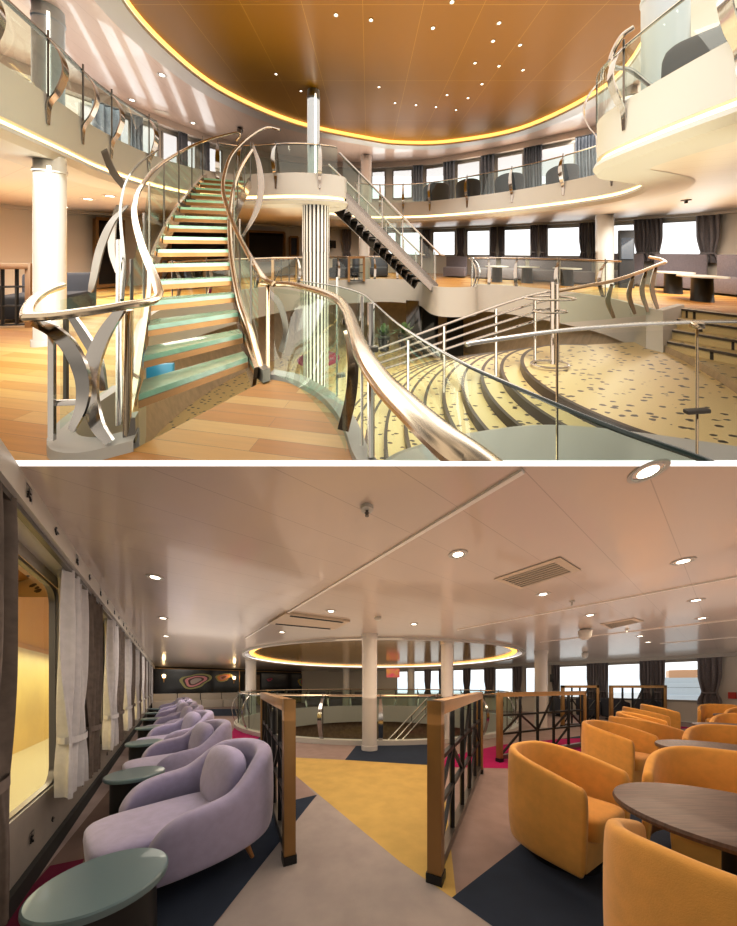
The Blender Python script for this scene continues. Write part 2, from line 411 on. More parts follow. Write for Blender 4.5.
patch([(317, 795), (252, 810), (150, 835), (60, 880), (100, 960), (190, 960), (212, 928)], 3, .003)
patch([(529, 838), (452, 898), (500, 932), (560, 985), (760, 985), (800, 870), (640, 800)], 3, .003)
patch([(442, 767), (446, 757), (500, 745), (560, 739), (590, 738), (600, 746), (522, 769)], 4, .003)
patch([(560, 739), (640, 727), (700, 735), (640, 750), (600, 746), (590, 738)], 3, .002)
patch([(600, 727), (650, 724), (700, 728), (640, 731)], 4, .004)
patch([(234, 728), (262, 736), (252, 743), (229, 739)], 4, .003)
patch([(262, 736), (290, 742), (270, 747), (252, 743)], 3, .003)
patch([(205, 709), (243, 709), (240, 716), (215, 716)], 3, .003)
patch([(170, 733), (150, 740), (0, 925), (-60, 1010), (60, 900), (125, 815), (170, 760)], 5, .0015)
patch([(50, 866), (84, 859), (70, 900), (30, 925), (-20, 960), (20, 900)], 6, .0025)
struct(fm.build('floor', [M['c_base'], M['c_grey'], M['c_yellow'], M['c_navy'], M['c_mag'], M['c_brown'], carpet('maroon_carpet', (.13, .012, .035))]))

# ceiling with the round gold recess
cring = circ((.45, 10.3), 4.75, 128, CEIL)
lceil = banded('beige_lacquer_panel', WROT, .335, .004, (.62, .52, .44), (.46, .37, .30), .3, .1, spec=.6, coat=.6, wav=.10)
lceil.node_tree.nodes['Principled BSDF'].inputs['Coat Roughness'].default_value = .09
cm = MB()
couter = [wp(-.252), wp(ENDT), endB] + outline[3:9] + [Vector((12.6, 5.2, 0)), Vector((13.5, 1.21, 0))]
out_pts = ring_to((.45, 10.3), cring, couter)
cm.strip(cring, out_pts, 0, True)
# the fan-shaped corners that the ring of rays misses
for cpt in (wp(-.252), wp(ENDT), Vector((13.5, 1.21, 0))):
    i = min(range(128), key=lambda i: (out_pts[i] - Vector((cpt[0], cpt[1], CEIL))).length)
    for j in (i - 1, i):
        a, b = out_pts[j], out_pts[(j + 1) % 128]
        cm.face([a, Vector((cpt[0], cpt[1], CEIL)), b])
struct(cm.build('ceiling', [lceil]))
struct(MB().along(cring, [(0, CEIL), (.05, CEIL - .05), (-.03, CEIL - .05), (-.03, CEIL + .0)], True).build('trim_1', M['white']))
struct(MB().along(cring, [(.30, CEIL + .055), (.30, CEIL + .03), (.18, CEIL + .03), (.18, CEIL + .055)], True).build('trim_2', M['glow_soft']))
inner = circ((.45, 10.3), 4.95, 96, CEIL + .075)
struct(MB().face(inner).build('ceiling_1', banded('gold_mirror_panel', .2, 1.1, .012, (.48, .28, .10), (.60, .42, .2), .14, .4, 2.2)))
for k, vv in enumerate((1.30, 4.12, 6.8, 9.3)):
    a, b = V_ * vv + U_ * (-.1 if k == 0 else -7), V_ * vv + U_ * (6.05 if k < 2 else 2.6 if k == 2 else 1.0)
    if k == 1: b = V_ * vv + U_ * 2.9
    a.z = b.z = CEIL - .006
    if a.y < 1.22: a = a + U_ * ((1.23 - a.y) / U_.y)
    struct(MB().bar(a, b, .028, .012).build('trim_%d' % (k + 3), M['rail_w']))

# the deck between lounge and atrium: white slab edge, brightness put in as emission
struct(MB().prism([(-2.2, 1.21), (13.5, 1.21), (13.5, 1.32), (-2.2, 1.32)], CEIL + .001, CEIL + .0275).build('trim_8', mat('glowing_deck_edge', (.95, .95, .95), .5, emit=(1, 1, 1), es=.75)))

# atrium seen through the railing: kerb, fascia, lower deck
struct(MB().along(hole, [(-.14, 0), (-.14, .1), (.02, .1), (.02, -.8), (-.5, -.82)], True).build('trim_9', M['white']))
struct(MB().along(circ(HC, 5.2, 96), [(0, -.82), (0, -3.2)], True).build('wall_lower_deck', M['brownwall']))
struct(MB().face(circ(HC, 5.25, 64, -3.2)).build('floor_1', M['c_brown']))

# left wall: sill, head and piers round the windows
NW = 9; PER = 1.8
wl = MB(); t_open = []
for k in range(-1, NW): t_open.append((-.25 + PER * k, .95 + PER * k))
def wall_quad(mb, t0, t1, z0, z1, n=0., m=0):
    mb.face([wp(t0, n, z0), wp(t1, n, z0), wp(t1, n, z1), wp(t0, n, z1)], m)
ZB, ZT = .48, 2.02
tl = -3.2
for a, b in t_open:
    if b > ENDT: break
    wall_quad(wl, tl, a, 0, CEIL + .01); wall_quad(wl, a, b, 0, ZB); wall_quad(wl, a, b, ZT, CEIL + .01)
    for t in (a, b): wl.face([wp(t, 0, ZB), wp(t, -.04, ZB), wp(t, -.04, ZT), wp(t, 0, ZT)])
    wl.face([wp(a, 0, ZB), wp(b, 0, ZB), wp(b, -.04, ZB), wp(a, -.04, ZB)]); tl = b
wall_quad(wl, tl, ENDT, 0, CEIL + .01)
struct(wl.build('wall_left', mat('grey_wall_panel', (.34, .30, .26), .45, noise=.05)))
def rrect(t0, t1, z0, z1, r, n):
    out = []
    for cx, cz, a0 in ((t1 - r, z1 - r, 0), (t0 + r, z1 - r, PI / 2), (t0 + r, z0 + r, PI), (t1 - r, z0 + r, 1.5 * PI)):
        for i in range(6):
            a = a0 + PI / 2 * i / 5; out.append(wp(cx + r * math.cos(a), n, cz + r * math.sin(a)))
    return out
for i, (a, b) in enumerate(t_open[:9]):
    w = MB().strip(rrect(a - .01, b + .01, ZB - .01, ZT + .01, .02, -.015), rrect(a + .012, b - .012, ZB + .012, ZT - .012, .13, -.015), 0, True)
    w.strip(rrect(a + .012, b - .012, ZB + .012, ZT - .012, .13, -.015), rrect(a + .012, b - .012, ZB + .012, ZT - .012, .13, -.05), 0, True)
    w = struct(w.build('window_%d' % (i + 1), M['steel_dark']))
    MB().face(rrect(a + .01, b - .01, ZB + .01, ZT - .01, .13, -.03)).build('pane', M['glassclear'], w)
struct(MB().along([wp(-3.2), wp(ENDT)], [(-.001, 0), (-.03, 0), (-.03, .11), (-.001, .11)]).build('baseboard_left', M['dark']))
# cream promenade wall outside the windows
pw = MB(); pw.face([wp(-3.5, -1.5, -.6), wp(17, -1.5, -.6), wp(17, -1.5, 1.95), wp(-3.5, -1.5, 1.95)], 0)
pw.face([wp(-3.5, -1.5, 1.95), wp(17, -1.5, 1.95), wp(17, -1.46, 2.02), wp(-3.5, -1.46, 2.02)], 1)
pw.face([wp(-3.5, -1.5, 2.02), wp(17, -1.5, 2.02), wp(17, -.7, 2.6), wp(-3.5, -.7, 2.6)], 1)
pw.face([wp(-3.5, -1.5, .02), wp(17, -1.5, .02), wp(17, -.13, .02), wp(-3.5, -.13, .02)], 2)
struct(pw.build('wall_promenade', [mat('cream_painted_steel', (.74, .56, .20), .5, noise=.08, nscale=.9), mat('orange_deckhead', (.62, .30, .07), .4), mat('pale_promenade_deck', (.60, .54, .36), .5)]))
# cornice box carrying the evacuation signs, curtain rail beneath
cn = MB()
cn.add([wp(-3, n, z) for n, z in ((0, CEIL), (.17, CEIL), (.17, 2.10), (0, 2.10))] + [wp(ENDT, n, z) for n, z in ((0, CEIL), (.17, CEIL), (.17, 2.10), (0, 2.10))], [(0, 1, 5, 4), (1, 2, 6, 5), (2, 3, 7, 6)])
struct(cn.build('trim_10', mat('pale_cornice', (.60, .56, .50), .4)))
struct(MB().bar(wp(-3, .13, 2.085), wp(ENDT, .13, 2.085), .03, .03).build('trim_11', M['steel_dark']))
def sign_frame(mb, t, z, n, s):      # running figure in a frame
    def q(a, b, c, d): mb.face([wp(t + a * s, n, z + b * s), wp(t + c * s, n, z + b * s), wp(t + c * s, n, z + d * s), wp(t + a * s, n, z + d * s)])
    q(-.9, -1, -.75, 1); q(.75, -1, .9, 1); q(-.9, .85, .9, 1); q(-.2, .35, .2, .7)
    for a, b, c, d in ((-.05, .3, -.35, -.3), (-.35, -.3, -.6, -.8), (-.3, -.2, .3, -.5), (.3, -.5, .35, -.9), (0, .15, .5, .1), (0, .2, -.5, .0)):
        mb.bar(wp(t + a * s, n, z + b * s), wp(t + c * s, n, z + d * s), .2 * s, .004)
def sign_arrow(mb, t, z, n, s):
    mb.bar(wp(t - .7 * s, n, z), wp(t + .8 * s, n, z), .006, .22 * s)
    mb.bar(wp(t - .8 * s, n, z), wp(t - .1 * s, n, z + .6 * s), .006, .24 * s); mb.bar(wp(t - .8 * s, n, z), wp(t - .1 * s, n, z - .6 * s), .006, .24 * s)
for k in range(9):
    t = -.28 + .86 * k
    a = MB(); sign_frame(a, t, 2.165, .173, .036)
    tag(a.build('exit_sign', M['black']), 'small black framed running figure sign on the pale cornice above the curtains', 'sign', 'evacuation signs on the cornice')
    a = MB(); sign_arrow(a, t + .40, 2.165, .173, .036)
    tag(a.build('arrow_sign', M['black']), 'small black arrow on the pale cornice above the curtains', 'sign', 'evacuation arrows on the cornice')
for k in range(7):
    t = -.5 + .9 * k
    a = MB(); sign_frame(a, t, .27, .004, .04)
    tag(a.build('exit_sign', M['black']), 'small dark running figure sign low on the wall above the skirting', 'sign', 'evacuation signs low on the wall')
    a = MB(); sign_arrow(a, t + .4, .23, .004, .03)
    tag(a.build('arrow_sign', M['black']), 'small dark arrow low on the wall above the skirting', 'sign', 'evacuation arrows low on the wall')

# curtains
def curtain_mb(f, width, z0, z1, amp, waves, ztie=None, pinch=.72, nz=22, nx=60):
    mb = MB(); vs = []
    for i in range(nz + 1):
        z = z1 + (z0 - z1) * i / nz; k = 1.
        if ztie is not None:
            d = abs(z - ztie); k = pinch + (1 - pinch) * min(1, (d / (.5 if z > ztie else .22))) ** .8
        for j in range(nx + 1):
            w = j / nx; s = (w - .5) * width * k
            o = amp * (math.sin(w * waves * 2 * PI + .5 * math.sin(z * 3)) + .35 * math.sin(w * waves * 4.6 * PI + z * 1.4)) * (.55 + .45 * k)
            vs.append(f(s, o, z))
    fs = [(i * (nx + 1) + j, i * (nx + 1) + j + 1, (i + 1) * (nx + 1) + j + 1, (i + 1) * (nx + 1) + j) for i in range(nz) for j in range(nx)]
    return mb.add(vs, fs)
def tie_mb(f, width, z, amp, h=.05):
    mb = MB(); pts = []
    for i in range(25):
        a = 2 * PI * i / 24; pts.append((width / 2 * math.cos(a), amp * math.sin(a)))
    mb.strip([f(s, o, z - h / 2) for s, o in pts], [f(s, o, z + h / 2 + .0) for s, o in pts]); return mb
ordn = ['nearest the camera', 'second along', 'third along', 'fourth along', 'fifth along', 'sixth along', 'seventh along', 'eighth along', 'at the far end', 'at the far corner']
for k in range(-1, 8):
    for light in (1, 0):
        if k == -1 and light: continue
        t0, t1 = (.58 + PER * k, 1.12 + PER * k) if light else (1.2 + PER * k, 1.72 + PER * k)
        if k == -1: t0, t1 = -.86, -.28
        tc = (t0 + t1) / 2
        f = lambda s, o, z, tc=tc: wp(tc + s, .10 + o, z)
        if k == -1: lab = 'dark brown-grey curtain at the picture edge beside the first window'
        else: lab = ('silver-grey curtain tied back along the left window wall, %s' if light else 'brown-grey curtain behind the silver one on the window wall, %s') % ordn[k]
        root = thing('curtain', lab, 'curtain', wp(tc, .1, .43), 'curtains along the left windows')
        zb = .43 if light or k == -1 else .40
        if k == -1: zb = .2
        curtain_mb(f, t1 - t0 + (.06 if light else .02), zb, 2.09, .045, 4 if light else 5, .84, .8 if k > -1 else .9, 26, 64 if k < 3 else 36).build('curtain_panel', M['curtain_l'] if light else M['curtain_d'], root, ang=80)
        tie_mb(f, (t1 - t0) * .84, .84, .072).build('tieback', M['curtain_l'] if light else M['curtain_d'], root)

# lavender armchairs facing the windows
def spline2(pts, n): return resample(catmull([Vector((x, y, 0)) for x, y in pts], 8), n)
def armchair():
    r = thing('armchair', 'x', 'armchair', (0, 0, 0))
    P = spline2([(-.38, -.34), (-.415, -.18), (-.42, .05), (-.37, .27), (-.22, .41), (0, .45), (.22, .41), (.37, .27), (.42, .05), (.415, -.18), (.38, -.34)], 33)
    def h(u):
        a = abs(u)
        if a < .30: return .85 - .03 * (a / .3) ** 2
        if a < .62:
            w = (a - .30) / .32; w = w * w * (3 - 2 * w); return .82 + (.60 - .82) * w
        w = (a - .62) / .38; return .60 - .04 * w - .15 * w ** 5
    MB().shell(P, h, lambda u: .12 + .03 * (1 - abs(u)), .17, .36, .10, .015).build('shell', M['lav'], r, sub=2, ang=180)
    MB().sup((0, -.14, .335), (.68, .86, .19), e=.4, n=28).build('seat_cushion', M['lav'], r, ang=180)
    MB().sup((0, .235, .60), (.60, .20, .46), e=.72, n=28, tilt=-.26).build('back_cushion', M['lav'], r, ang=180)
    MB().box((0, .02, .205), (.62, .70, .11), bevel=.03, taper=.9).build('seat_base', M['lav'], r)
    for x in (-1, 1):
        for y, dy in ((-.27, -.05), (.28, .07)):
            MB().tube([(x * .25, y, .20), (x * .30, y + dy, 0)], .026, 10, scale=[1.15, .55]).build('leg', M['leg'], r)
    return r
FROT = math.atan2(-.802, .597) + .22      # turned so that the front meets the windows
cl = ['nearest the camera', 'second in the row from the camera', 'third in the row from the camera', 'fourth in the row', 'fifth in the row', 'sixth in the row', 'last in the row by the far bench']
ac = armchair()
for ch in ac.children: ch.data.transform(Matrix.Diagonal((.90, .90, .94, 1)))
for i in range(7):
    p = wp(-.02 + 1.66 * i, .83, .004)
    lab = 'lavender velvet armchair facing the windows, ' + cl[i]
    if i == 0:
        ac.location = p; ac.rotation_euler = (0, 0, FROT); ac['label'] = lab; ac['group'] = 'lavender armchairs in a row'
    else: dup(ac, p, FROT - (.06 if i % 2 else -.03), lab)
def side_table():
    r = thing('side_table', 'x', 'table', (0, 0, 0))
    MB().lathe([(.188, .445), (.204, .45), (.207, .462), (.206, .476), (.20, .482)], n=48).build('table_top', M['bluegrey'], r)
    MB().lathe([(.175, 0), (.17, .02), (.165, .44)], n=40).build('pedestal', M['black'], r)
    return r
st = side_table()
for i in range(7):
    p = wp(-.80 + 1.62 * i, .50 - .02 * i, .004)
    lab = 'round blue-grey side table between lavender armchairs, ' + (['in the front corner', 'beyond the nearest armchair', 'beyond the second armchair', 'beyond the third armchair', 'beyond the fourth armchair', 'beyond the fifth armchair', 'beyond the sixth armchair'][i])
    if i == 0:
        st.location = p; st['label'] = lab.replace('between', 'before the'); st['group'] = 'side tables along the windows'
    else: dup(st, p, 0, lab)

# mustard tub chairs and walnut tables
def tub(name='tub_chair', fabric='orange', short=False):
    r = thing(name, 'x', 'armchair', (0, 0, 0))
    P = spline2([(-.385, -.34), (-.39, -.12), (-.375, .10), (-.29, .29), (-.14, .375), (0, .39), (.14, .375), (.29, .29), (.375, .10), (.39, -.12), (.385, -.34)], 33)
    def h(u):
        a = abs(u); w = min(1, max(0, (a - .2) / .8)); return .86 - .17 * w ** 1.3
    MB().shell(P, h, lambda u: .085, .0, .38, .05, .012).build('shell', M[fabric], r, sub=2, ang=180)
    MB().sup((0, -.075, .375), (.61, .60, .19), e=.36, n=28).build('seat_cushion', M[fabric], r, ang=180)
    MB().box((0, -.055, .20), (.60, .46, .28), bevel=.02, taper=.94).build('seat_base', M[fabric], r)
    MB().lathe([(.30, 0), (.30, .04)], c=(0, .03, 0), n=32).build('plinth', M['black'], r)
    for ch in r.children: ch.data.transform(Matrix.Diagonal((.76, .76, .90, 1)))
    return r
TB = [(1.66, 1.22), (3.25, 2.5), (5.25, 3.85), (7.3, 5.2)]
TBL = ['nearest the camera', 'second from the camera', 'third from the camera', 'farthest towards the bow windows']
for i, (x, y) in enumerate(TB):
    if i == 0:
        lt = thing('lounge_table', 'x', 'table', (0, 0, 0))
        MB().lathe([(.39, .625), (.41, .63), (.415, .645), (.41, .66)], n=56).build('table_top', M['walnut'], lt)
        MB().lathe([(.04, .03), (.04, .625)], n=16).build('column', M['black'], lt)
        MB().lathe([(.26, 0), (.26, .015), (.05, .035)], n=32).build('base', M['black'], lt)
        o = lt; o.location = (x, y, .004)
    else: o = dup(lt, (x, y, .004), .8)
    o['label'] = 'round dark walnut table among the orange tub chairs, ' + TBL[i]; o['group'] = 'walnut tables between the tub chairs'
def face_to(p, q): return math.atan2(q[0] - p[0], -(q[1] - p[1]))
CH = [((1.44, 1.97), (1.86, 1.25), 'orange tub chair on the navy carpet edge with its seat in view'),
      ((1.20, .83), (1.75, 1.17), 'orange tub chair in the bottom corner seen from behind'),
      ((2.36, 1.80), (1.62, 1.2), 'orange tub chair behind the nearest walnut table facing it'),
      ((3.12, 3.36), (3.5, 2.6), 'orange tub chair second along the aisle beyond the nearest one'),
      ((4.05, 3.0), (3.3, 2.45), 'orange tub chair behind the second walnut table facing it'),
      ((4.05, 4.0), (5.0, 4.0), 'orange tub chair back to back with the second aisle chair'),
      ((4.72, 4.62), (5.3, 3.9), 'orange tub chair third along the aisle behind the second'),
      ((6.05, 4.32), (5.2, 3.8), 'orange tub chair behind the third walnut table facing it'),
      ((5.9, 5.75), (6.9, 5.2), 'orange tub chair fourth along the aisle near the bronze partitions'),
      ((7.1, 6.55), (7.9, 5.9), 'orange tub chair farthest along the aisle with its seat in view'),
      ((8.05, 5.65), (7.2, 5.2), 'orange tub chair behind the farthest walnut table facing it'),
      ((8.6, 6.6), (7.9, 6.0), 'orange tub chair in the back row below the last bow window')]
tb = tub()
for i, (p, q, lab) in enumerate(CH):
    a = face_to(p, q)
    if i == 0:
        o = tb; o.location = (p[0], p[1], .004); o.rotation_euler = (0, 0, a)
    else: o = dup(tb, (p[0], p[1], .004), a)
    o['label'] = lab; o['group'] = 'orange tub chairs round the walnut tables'

# bronze-framed partitions with black lattice
def partition(a, b, h, n, label, fw=.075, fd=.075, diag=True):
    a, b = Vector((*a, 0)), Vector((*b, 0)); d = (b - a); Ln = d.length; d.normalize(); rot = math.atan2(d.y, d.x)
    r = thing('lattice_partition', label, 'partition', a, 'bronze and black lattice partitions')
    for s in (fw / 2, Ln - fw / 2):
        p = a + d * s; MB().box((p.x, p.y, .06 + (h - .06) / 2), (fw, fd, h - .06), rot, .004).build('post', M['gold'], r)
        MB().box((p.x, p.y, .03), (fw + .012, fd + .012, .06), rot).build('foot', M['black'], r)
    m = a + d * (Ln / 2); MB().box((m.x, m.y, h - fw / 2), (Ln, fd, fw), rot, .004).build('top_rail', M['gold'], r)
    MB().box((m.x, m.y, .075), (Ln - 2 * fw, .06, .07), rot).build('bottom_rail', M['steel_dark'], r)
    g = MB(); z0, z1 = .11, h - fw; zs = [z0, z0 + (z1 - z0) * .36, z0 + (z1 - z0) * .68, z1]; x0, x1 = fw, Ln - fw
    def P(s, z): q = a + d * s; return (q.x, q.y, z)
    B = .032
    for i in range(1, n): s = x0 + (x1 - x0) * i / n; g.bar(P(s, z0), P(s, z1), B, B)
    for z in zs[1:3]: g.bar(P(x0, z), P(x1, z), B, B)
    w = (x1 - x0) / n
    for i in range(n):
        s = x0 + w * i
        if i % 3 == 0: g.bar(P(s, zs[0]), P(s + w, zs[1]), B * .8, B * .8); g.bar(P(s, zs[1]), P(s + w, zs[2]), B * .8, B * .8)
        if i % 3 == 1: g.bar(P(s, zs[2]), P(s + w, zs[1]), B * .8, B * .8)
        if i % 3 == 2: g.bar(P(s, zs[1]), P(s + w, zs[3]), B * .8, B * .8)
    for s in (x0, x1): g.bar(P(s, z0), P(s, z1), B, B)
    g.build('lattice', M['black'], r); return r
partition((-.545, 1.875), (-1.45, 3.72), 1.15, 5, 'bronze-framed black lattice partition right behind the nearest lavender armchair', .085, .08)
partition((.41, 1.69), (1.60, 3.88), 1.15, 5, 'bronze-framed black lattice partition at the middle of the carpet, end post towards camera', .09, .09)
partition((2.10, 4.38), (4.32, 5.40), 1.13, 5, 'bronze-framed black lattice partition standing on the raspberry carpet')
partition((5.75, 8.05), (6.85, 8.05), 1.24, 4, 'small bronze lattice partition far off before the bow windows')
partition((7.15, 8.0), (8.75, 7.95), 1.24, 5, 'far bronze lattice partition behind the rows of orange chairs')

# columns
for i, (x, y, r) in enumerate(((.02, 5.22, .145), (1.73, 5.95, .13), (4.95, 7.75, .16), (-4.75, 10.9, .2), (2.4, 15.2, .2), (-1.3, 15.6, .2))):
    o = MB().lathe([(r + .012, 0), (r + .012, .09), (r, .095), (r, 2.13), (r + .012, 2.135), (r + .012, CEIL)], c=(x, y, 0), n=36, m=0).build('column', M['column'])
    o['kind'] = 'structure'

# round railing of the atrium
def glass_rail(name, path, z0, zr, label, group=None, every=6, rail_r=.022, blade=True, inset=.0, glass_top=None, closed=False, zgb=None, rail_m='steel_warm'):
    r = thing(name, label, 'railing', (path[0][0], path[0][1], z0), group)
    nn = normals2(path, closed)
    MB().tube([(p[0] + q.x * .06, p[1] + q.y * .06, zr) for p, q in zip(path, nn)], rail_r, 8, closed=closed).build('handrail', M[rail_m], r)
    gt = glass_top or zr - .04; gb = z0 if zgb is None else zgb
    MB().along(path, [(0, gb), (0, gt)], closed).build('glass_panel', M['glassgreen'], r)
    MB().tube([(p[0], p[1], gt) for p in path], .008, 5, closed=closed).build('glass_edge', M['glassedge'], r)
    if blade:
        for i in range(0, len(path), every):
            p, q = path[i], nn[i]; hgt = zr - z0
            pts = catmull([(p[0] + q.x * o, p[1] + q.y * o, z0 + hgt * k) for o, k in ((.04, 1), (-.12, .76), (-.18, .45), (-.11, .12), (-.022, -.1), (-.012, -.42))], 4)
            MB().tube([(p[0] - q.x * .01, p[1] - q.y * .01, z0 + .02), (p[0] - q.x * .01, p[1] - q.y * .01, zr + .05)], .012, 6).build('rod', M['steel_dark'], r)
            n = len(pts); MB().sweep(pts, [(-.045, -.008), (.045, -.008), (.045, .008), (-.045, .008)], (q.x, q.y, 0), scale=[.35 + .75 * math.sin(PI * min(1, (j + 1) / n * .95)) for j in range(n)]).build('post', M['steel'], r)
    return r
path = circ(HC, HR + .02, 120, 0)
glass_rail('glass_railing', path, .1, 1.02, 'curved glass railing with steel handrail round the atrium opening', every=5, closed=True)

# far end wall with dark agate artwork panel, bench, sconces
struct(MB().face([endA, endB, endB + Vector((0, 0, CEIL)), endA + Vector((0, 0, CEIL))]).build('wall_end', M['dark']))
ER = math.atan2(V_.y, V_.x)
def ep(n, z, o=.0): return wp(ENDT - o, n, z)
def blobs(name, n0, z, s, cols, label):
    r = thing(name, label, 'artwork', ep(n0, z, .06), 'agate pictures on the dark wall')
    for i, (c, k) in enumerate(cols):
        pts = []
        for j in range(40):
            a = 2 * PI * j / 40; w = 1 + .16 * math.sin(2 * a + .6) + .10 * math.sin(3 * a + i * .3) + .05 * math.sin(5 * a)
            pts.append(ep(n0 + s * 1.5 * k * w * math.cos(a), z + s * k * w * math.sin(a) + .1 * s * math.cos(a), .045 + .004 * i))
        MB().face(pts).build('agate_ring', mat('agate_%s_%d' % (name, i), tuple(min(1, 1.5 * v) for v in c), .4), r)
bp = MB()
bp.face([ep(.12, .78, .03), ep(4.2, .78, .03), ep(4.2, 2.10, .03), ep(.12, 2.10, .03)])
o = bp.build('wall_panel', M['blackpanel']); tag(o, 'long dark glossy panel on the end wall above the white bench', 'panel')
bf = MB(); bf.bar(ep(.1, 2.12, .04), ep(9.0, 2.12, .04), .03, .03); bf.bar(ep(4.22, .5, .04), ep(4.22, 2.12, .04), .04, .04)
tag(bf.build('panel_frame', M['gold']), 'thin bronze strip framing the dark end wall panels', 'frame')
pk = [((.32, .33, .14), 1.0), ((.06, .04, .03), .82), ((.62, .28, .32), .7), ((.10, .03, .03), .5), ((.45, .38, .36), .36)]
og = [((.30, .27, .10), 1.0), ((.60, .24, .07), .78), ((.55, .28, .26), .5), ((.25, .08, .03), .3)]
blobs('agate_picture', 1.95, 1.48, .44, pk, 'large pink and green agate shape on the dark end wall')
blobs('agate_picture', 3.35, 1.70, .26, og, 'orange agate shape beside a wall lamp on the dark wall')
bp2 = MB(); bp2.face([ep(5.5, .5, .03), ep(9.1, .5, .03), ep(9.1, 2.0, .03), ep(5.5, 2.0, .03)])
tag(bp2.build('wall_panel', M['blackpanel']), 'dark glossy panel behind the atrium railing beside the exit sign', 'panel')
blobs('agate_picture', 6.0, 1.6, .13, [((.02, .02, .02), 1.0), ((.45, .05, .12), .8), ((.1, .02, .03), .4)], 'small dark red agate shape behind the atrium railing')
blobs('agate_picture', 8.4, 1.5, .30, [((.45, .30, .05), 1.0), ((.10, .20, .12), .8), ((.45, .12, .12), .6), ((.25, .2, .05), .4)], 'yellow and green agate shape behind the atrium railing')
for n, z, lab in ((.55, 1.62, 'gold wall lamp nearest the window curtains'), (3.9, 1.58, 'gold wall lamp beside the orange agate')):
    r = thing('wall_lamp', lab, 'lamp', ep(n, z - .1, .05))
    MB().box(tuple(ep(n, z - .12, .06)), (.05, .05, .22), ER).build('bracket', M['gold'], r)
    MB().lathe([(.06, 0), (.09, .16)], c=tuple(ep(n, z, .12)), n=14).build('lamp_shade', mat('warm_shade', (1, .8, .5), .5, emit=(1, .66, .3), es=5), r)
for i in range(4):
    r = thing('bench', 'white upholstered bench section below the dark artwork panel, number %s from the windows' % ['one', 'two', 'three', 'four'][i], 'bench', ep(.55 + i * 1.05, 0, .4), 'white bench sections')
    c = ep(.6 + i * 1.05, .22, .42); MB().box(tuple(c), (1.02, .6, .44), ER, .03).build('seat', mat('ivory_leather', (.62, .57, .5), .5), r)
    c = ep(.6 + i * 1.05, .60, .16); MB().box(tuple(c), (1.02, .16, .40), ER, .04).build('backrest', mat('ivory_leather_back', (.62, .57, .5), .5), r)
r = thing('emergency_exit_sign', 'small green lit exit sign on the dark wall above the doorway', 'sign', ep(4.95, 2.0, .05))
MB().box(tuple(ep(4.95, 2.0, .05)), (.3, .02, .12), ER).build('sign_plate', mat('green_sign', (.02, .3, .1), .4, emit=(.05, .8, .3), es=1.0), r)
dd = MB(); dd.face([ep(4.5, 0, .02), ep(5.4, 0, .02), ep(5.4, 1.9, .02), ep(4.5, 1.9, .02)])
struct(dd.build('door_1', M['brownwall']))

# bow window wall
def bow_wall(name, poly, z0, zb, zt, z1, wins, wname, start, mat_wall, frame='frame_pale', tilt=0., pane='glassclear'):
    wa = MB(); segs = []
    opens = [(hit(poly, a), hit(poly, b)) for a, b in wins]
    # parameter along the polyline
    L = [0]
    for p, q in zip(poly, poly[1:]): L.append(L[-1] + (q - p).length)
    def par(x):
        best = None
        for i, (p, q) in enumerate(zip(poly, poly[1:])):
            d = q - p; w = max(0, min(1, (x - p).dot(d) / d.length_squared)); e = (p + d * w - x).length
            if best is None or e < best[0]: best = (e, L[i] + w * d.length)
        return best[1]
    def at(s):
        for i in range(len(poly) - 1):
            if s <= L[i + 1] + 1e-9: return poly[i].lerp(poly[i + 1], (s - L[i]) / (L[i + 1] - L[i]))
        return poly[-1]
    ps = sorted(sorted((par(a), par(b))) for a, b in opens)
    cuts = sorted(set(L + [x for ab in ps for x in ab]))
    def q(a, b, za, zb_): A, B = at(a), at(b); wa.face([(A.x, A.y, za), (B.x, B.y, za), (B.x, B.y, zb_), (A.x, A.y, zb_)])
    for a, b in zip(cuts, cuts[1:]):
        if b - a < 1e-4: continue
        mid = (a + b) / 2
        if any(x < mid < y for x, y in ps): q(a, b, z0, zb); q(a, b, zt, z1)
        else: q(a, b, z0, z1)
    struct(wa.build(name, mat_wall))
    for i, (a, b) in enumerate(ps):
        A, B = at(a), at(b); w = MB()
        for z in (zb, zt): w.bar((A.x, A.y, z), (B.x, B.y, z), .06, .05)
        for P_ in (A, B): w.bar((P_.x, P_.y, zb), (P_.x, P_.y, zt), .06, .05)
        w = struct(w.build('%s_%d' % (wname, start + i), M[frame]))
        MB().face([(A.x, A.y, zb), (B.x, B.y, zb), (B.x, B.y, zt), (A.x, A.y, zt)]).build('pane', M[pane], w)
    return at, ps, par
wins = [(397, 408), (413, 426.5), (430, 440), (453, 466), (469, 486), (495, 513), (525.5, 537), (559, 588.5), (607, 643), (663, 706)]
at_l, ps_l, par_l = bow_wall('wall_right', BOW, 0, .72, 2.06, CEIL + .01, wins, 'window', 10, M['white_wall'])
pts = [at_l(s) for s in [i * .5 for i in range(48)]]
pts = [p for p in pts if p.x > -3]
nn = normals2(pts)
struct(MB().along(pts, [(0, CEIL), (-.25, CEIL), (-.25, 2.12), (0, 2.12)]).build('trim_12', mat('pale_cornice_bow', (.55, .52, .47), .45)))
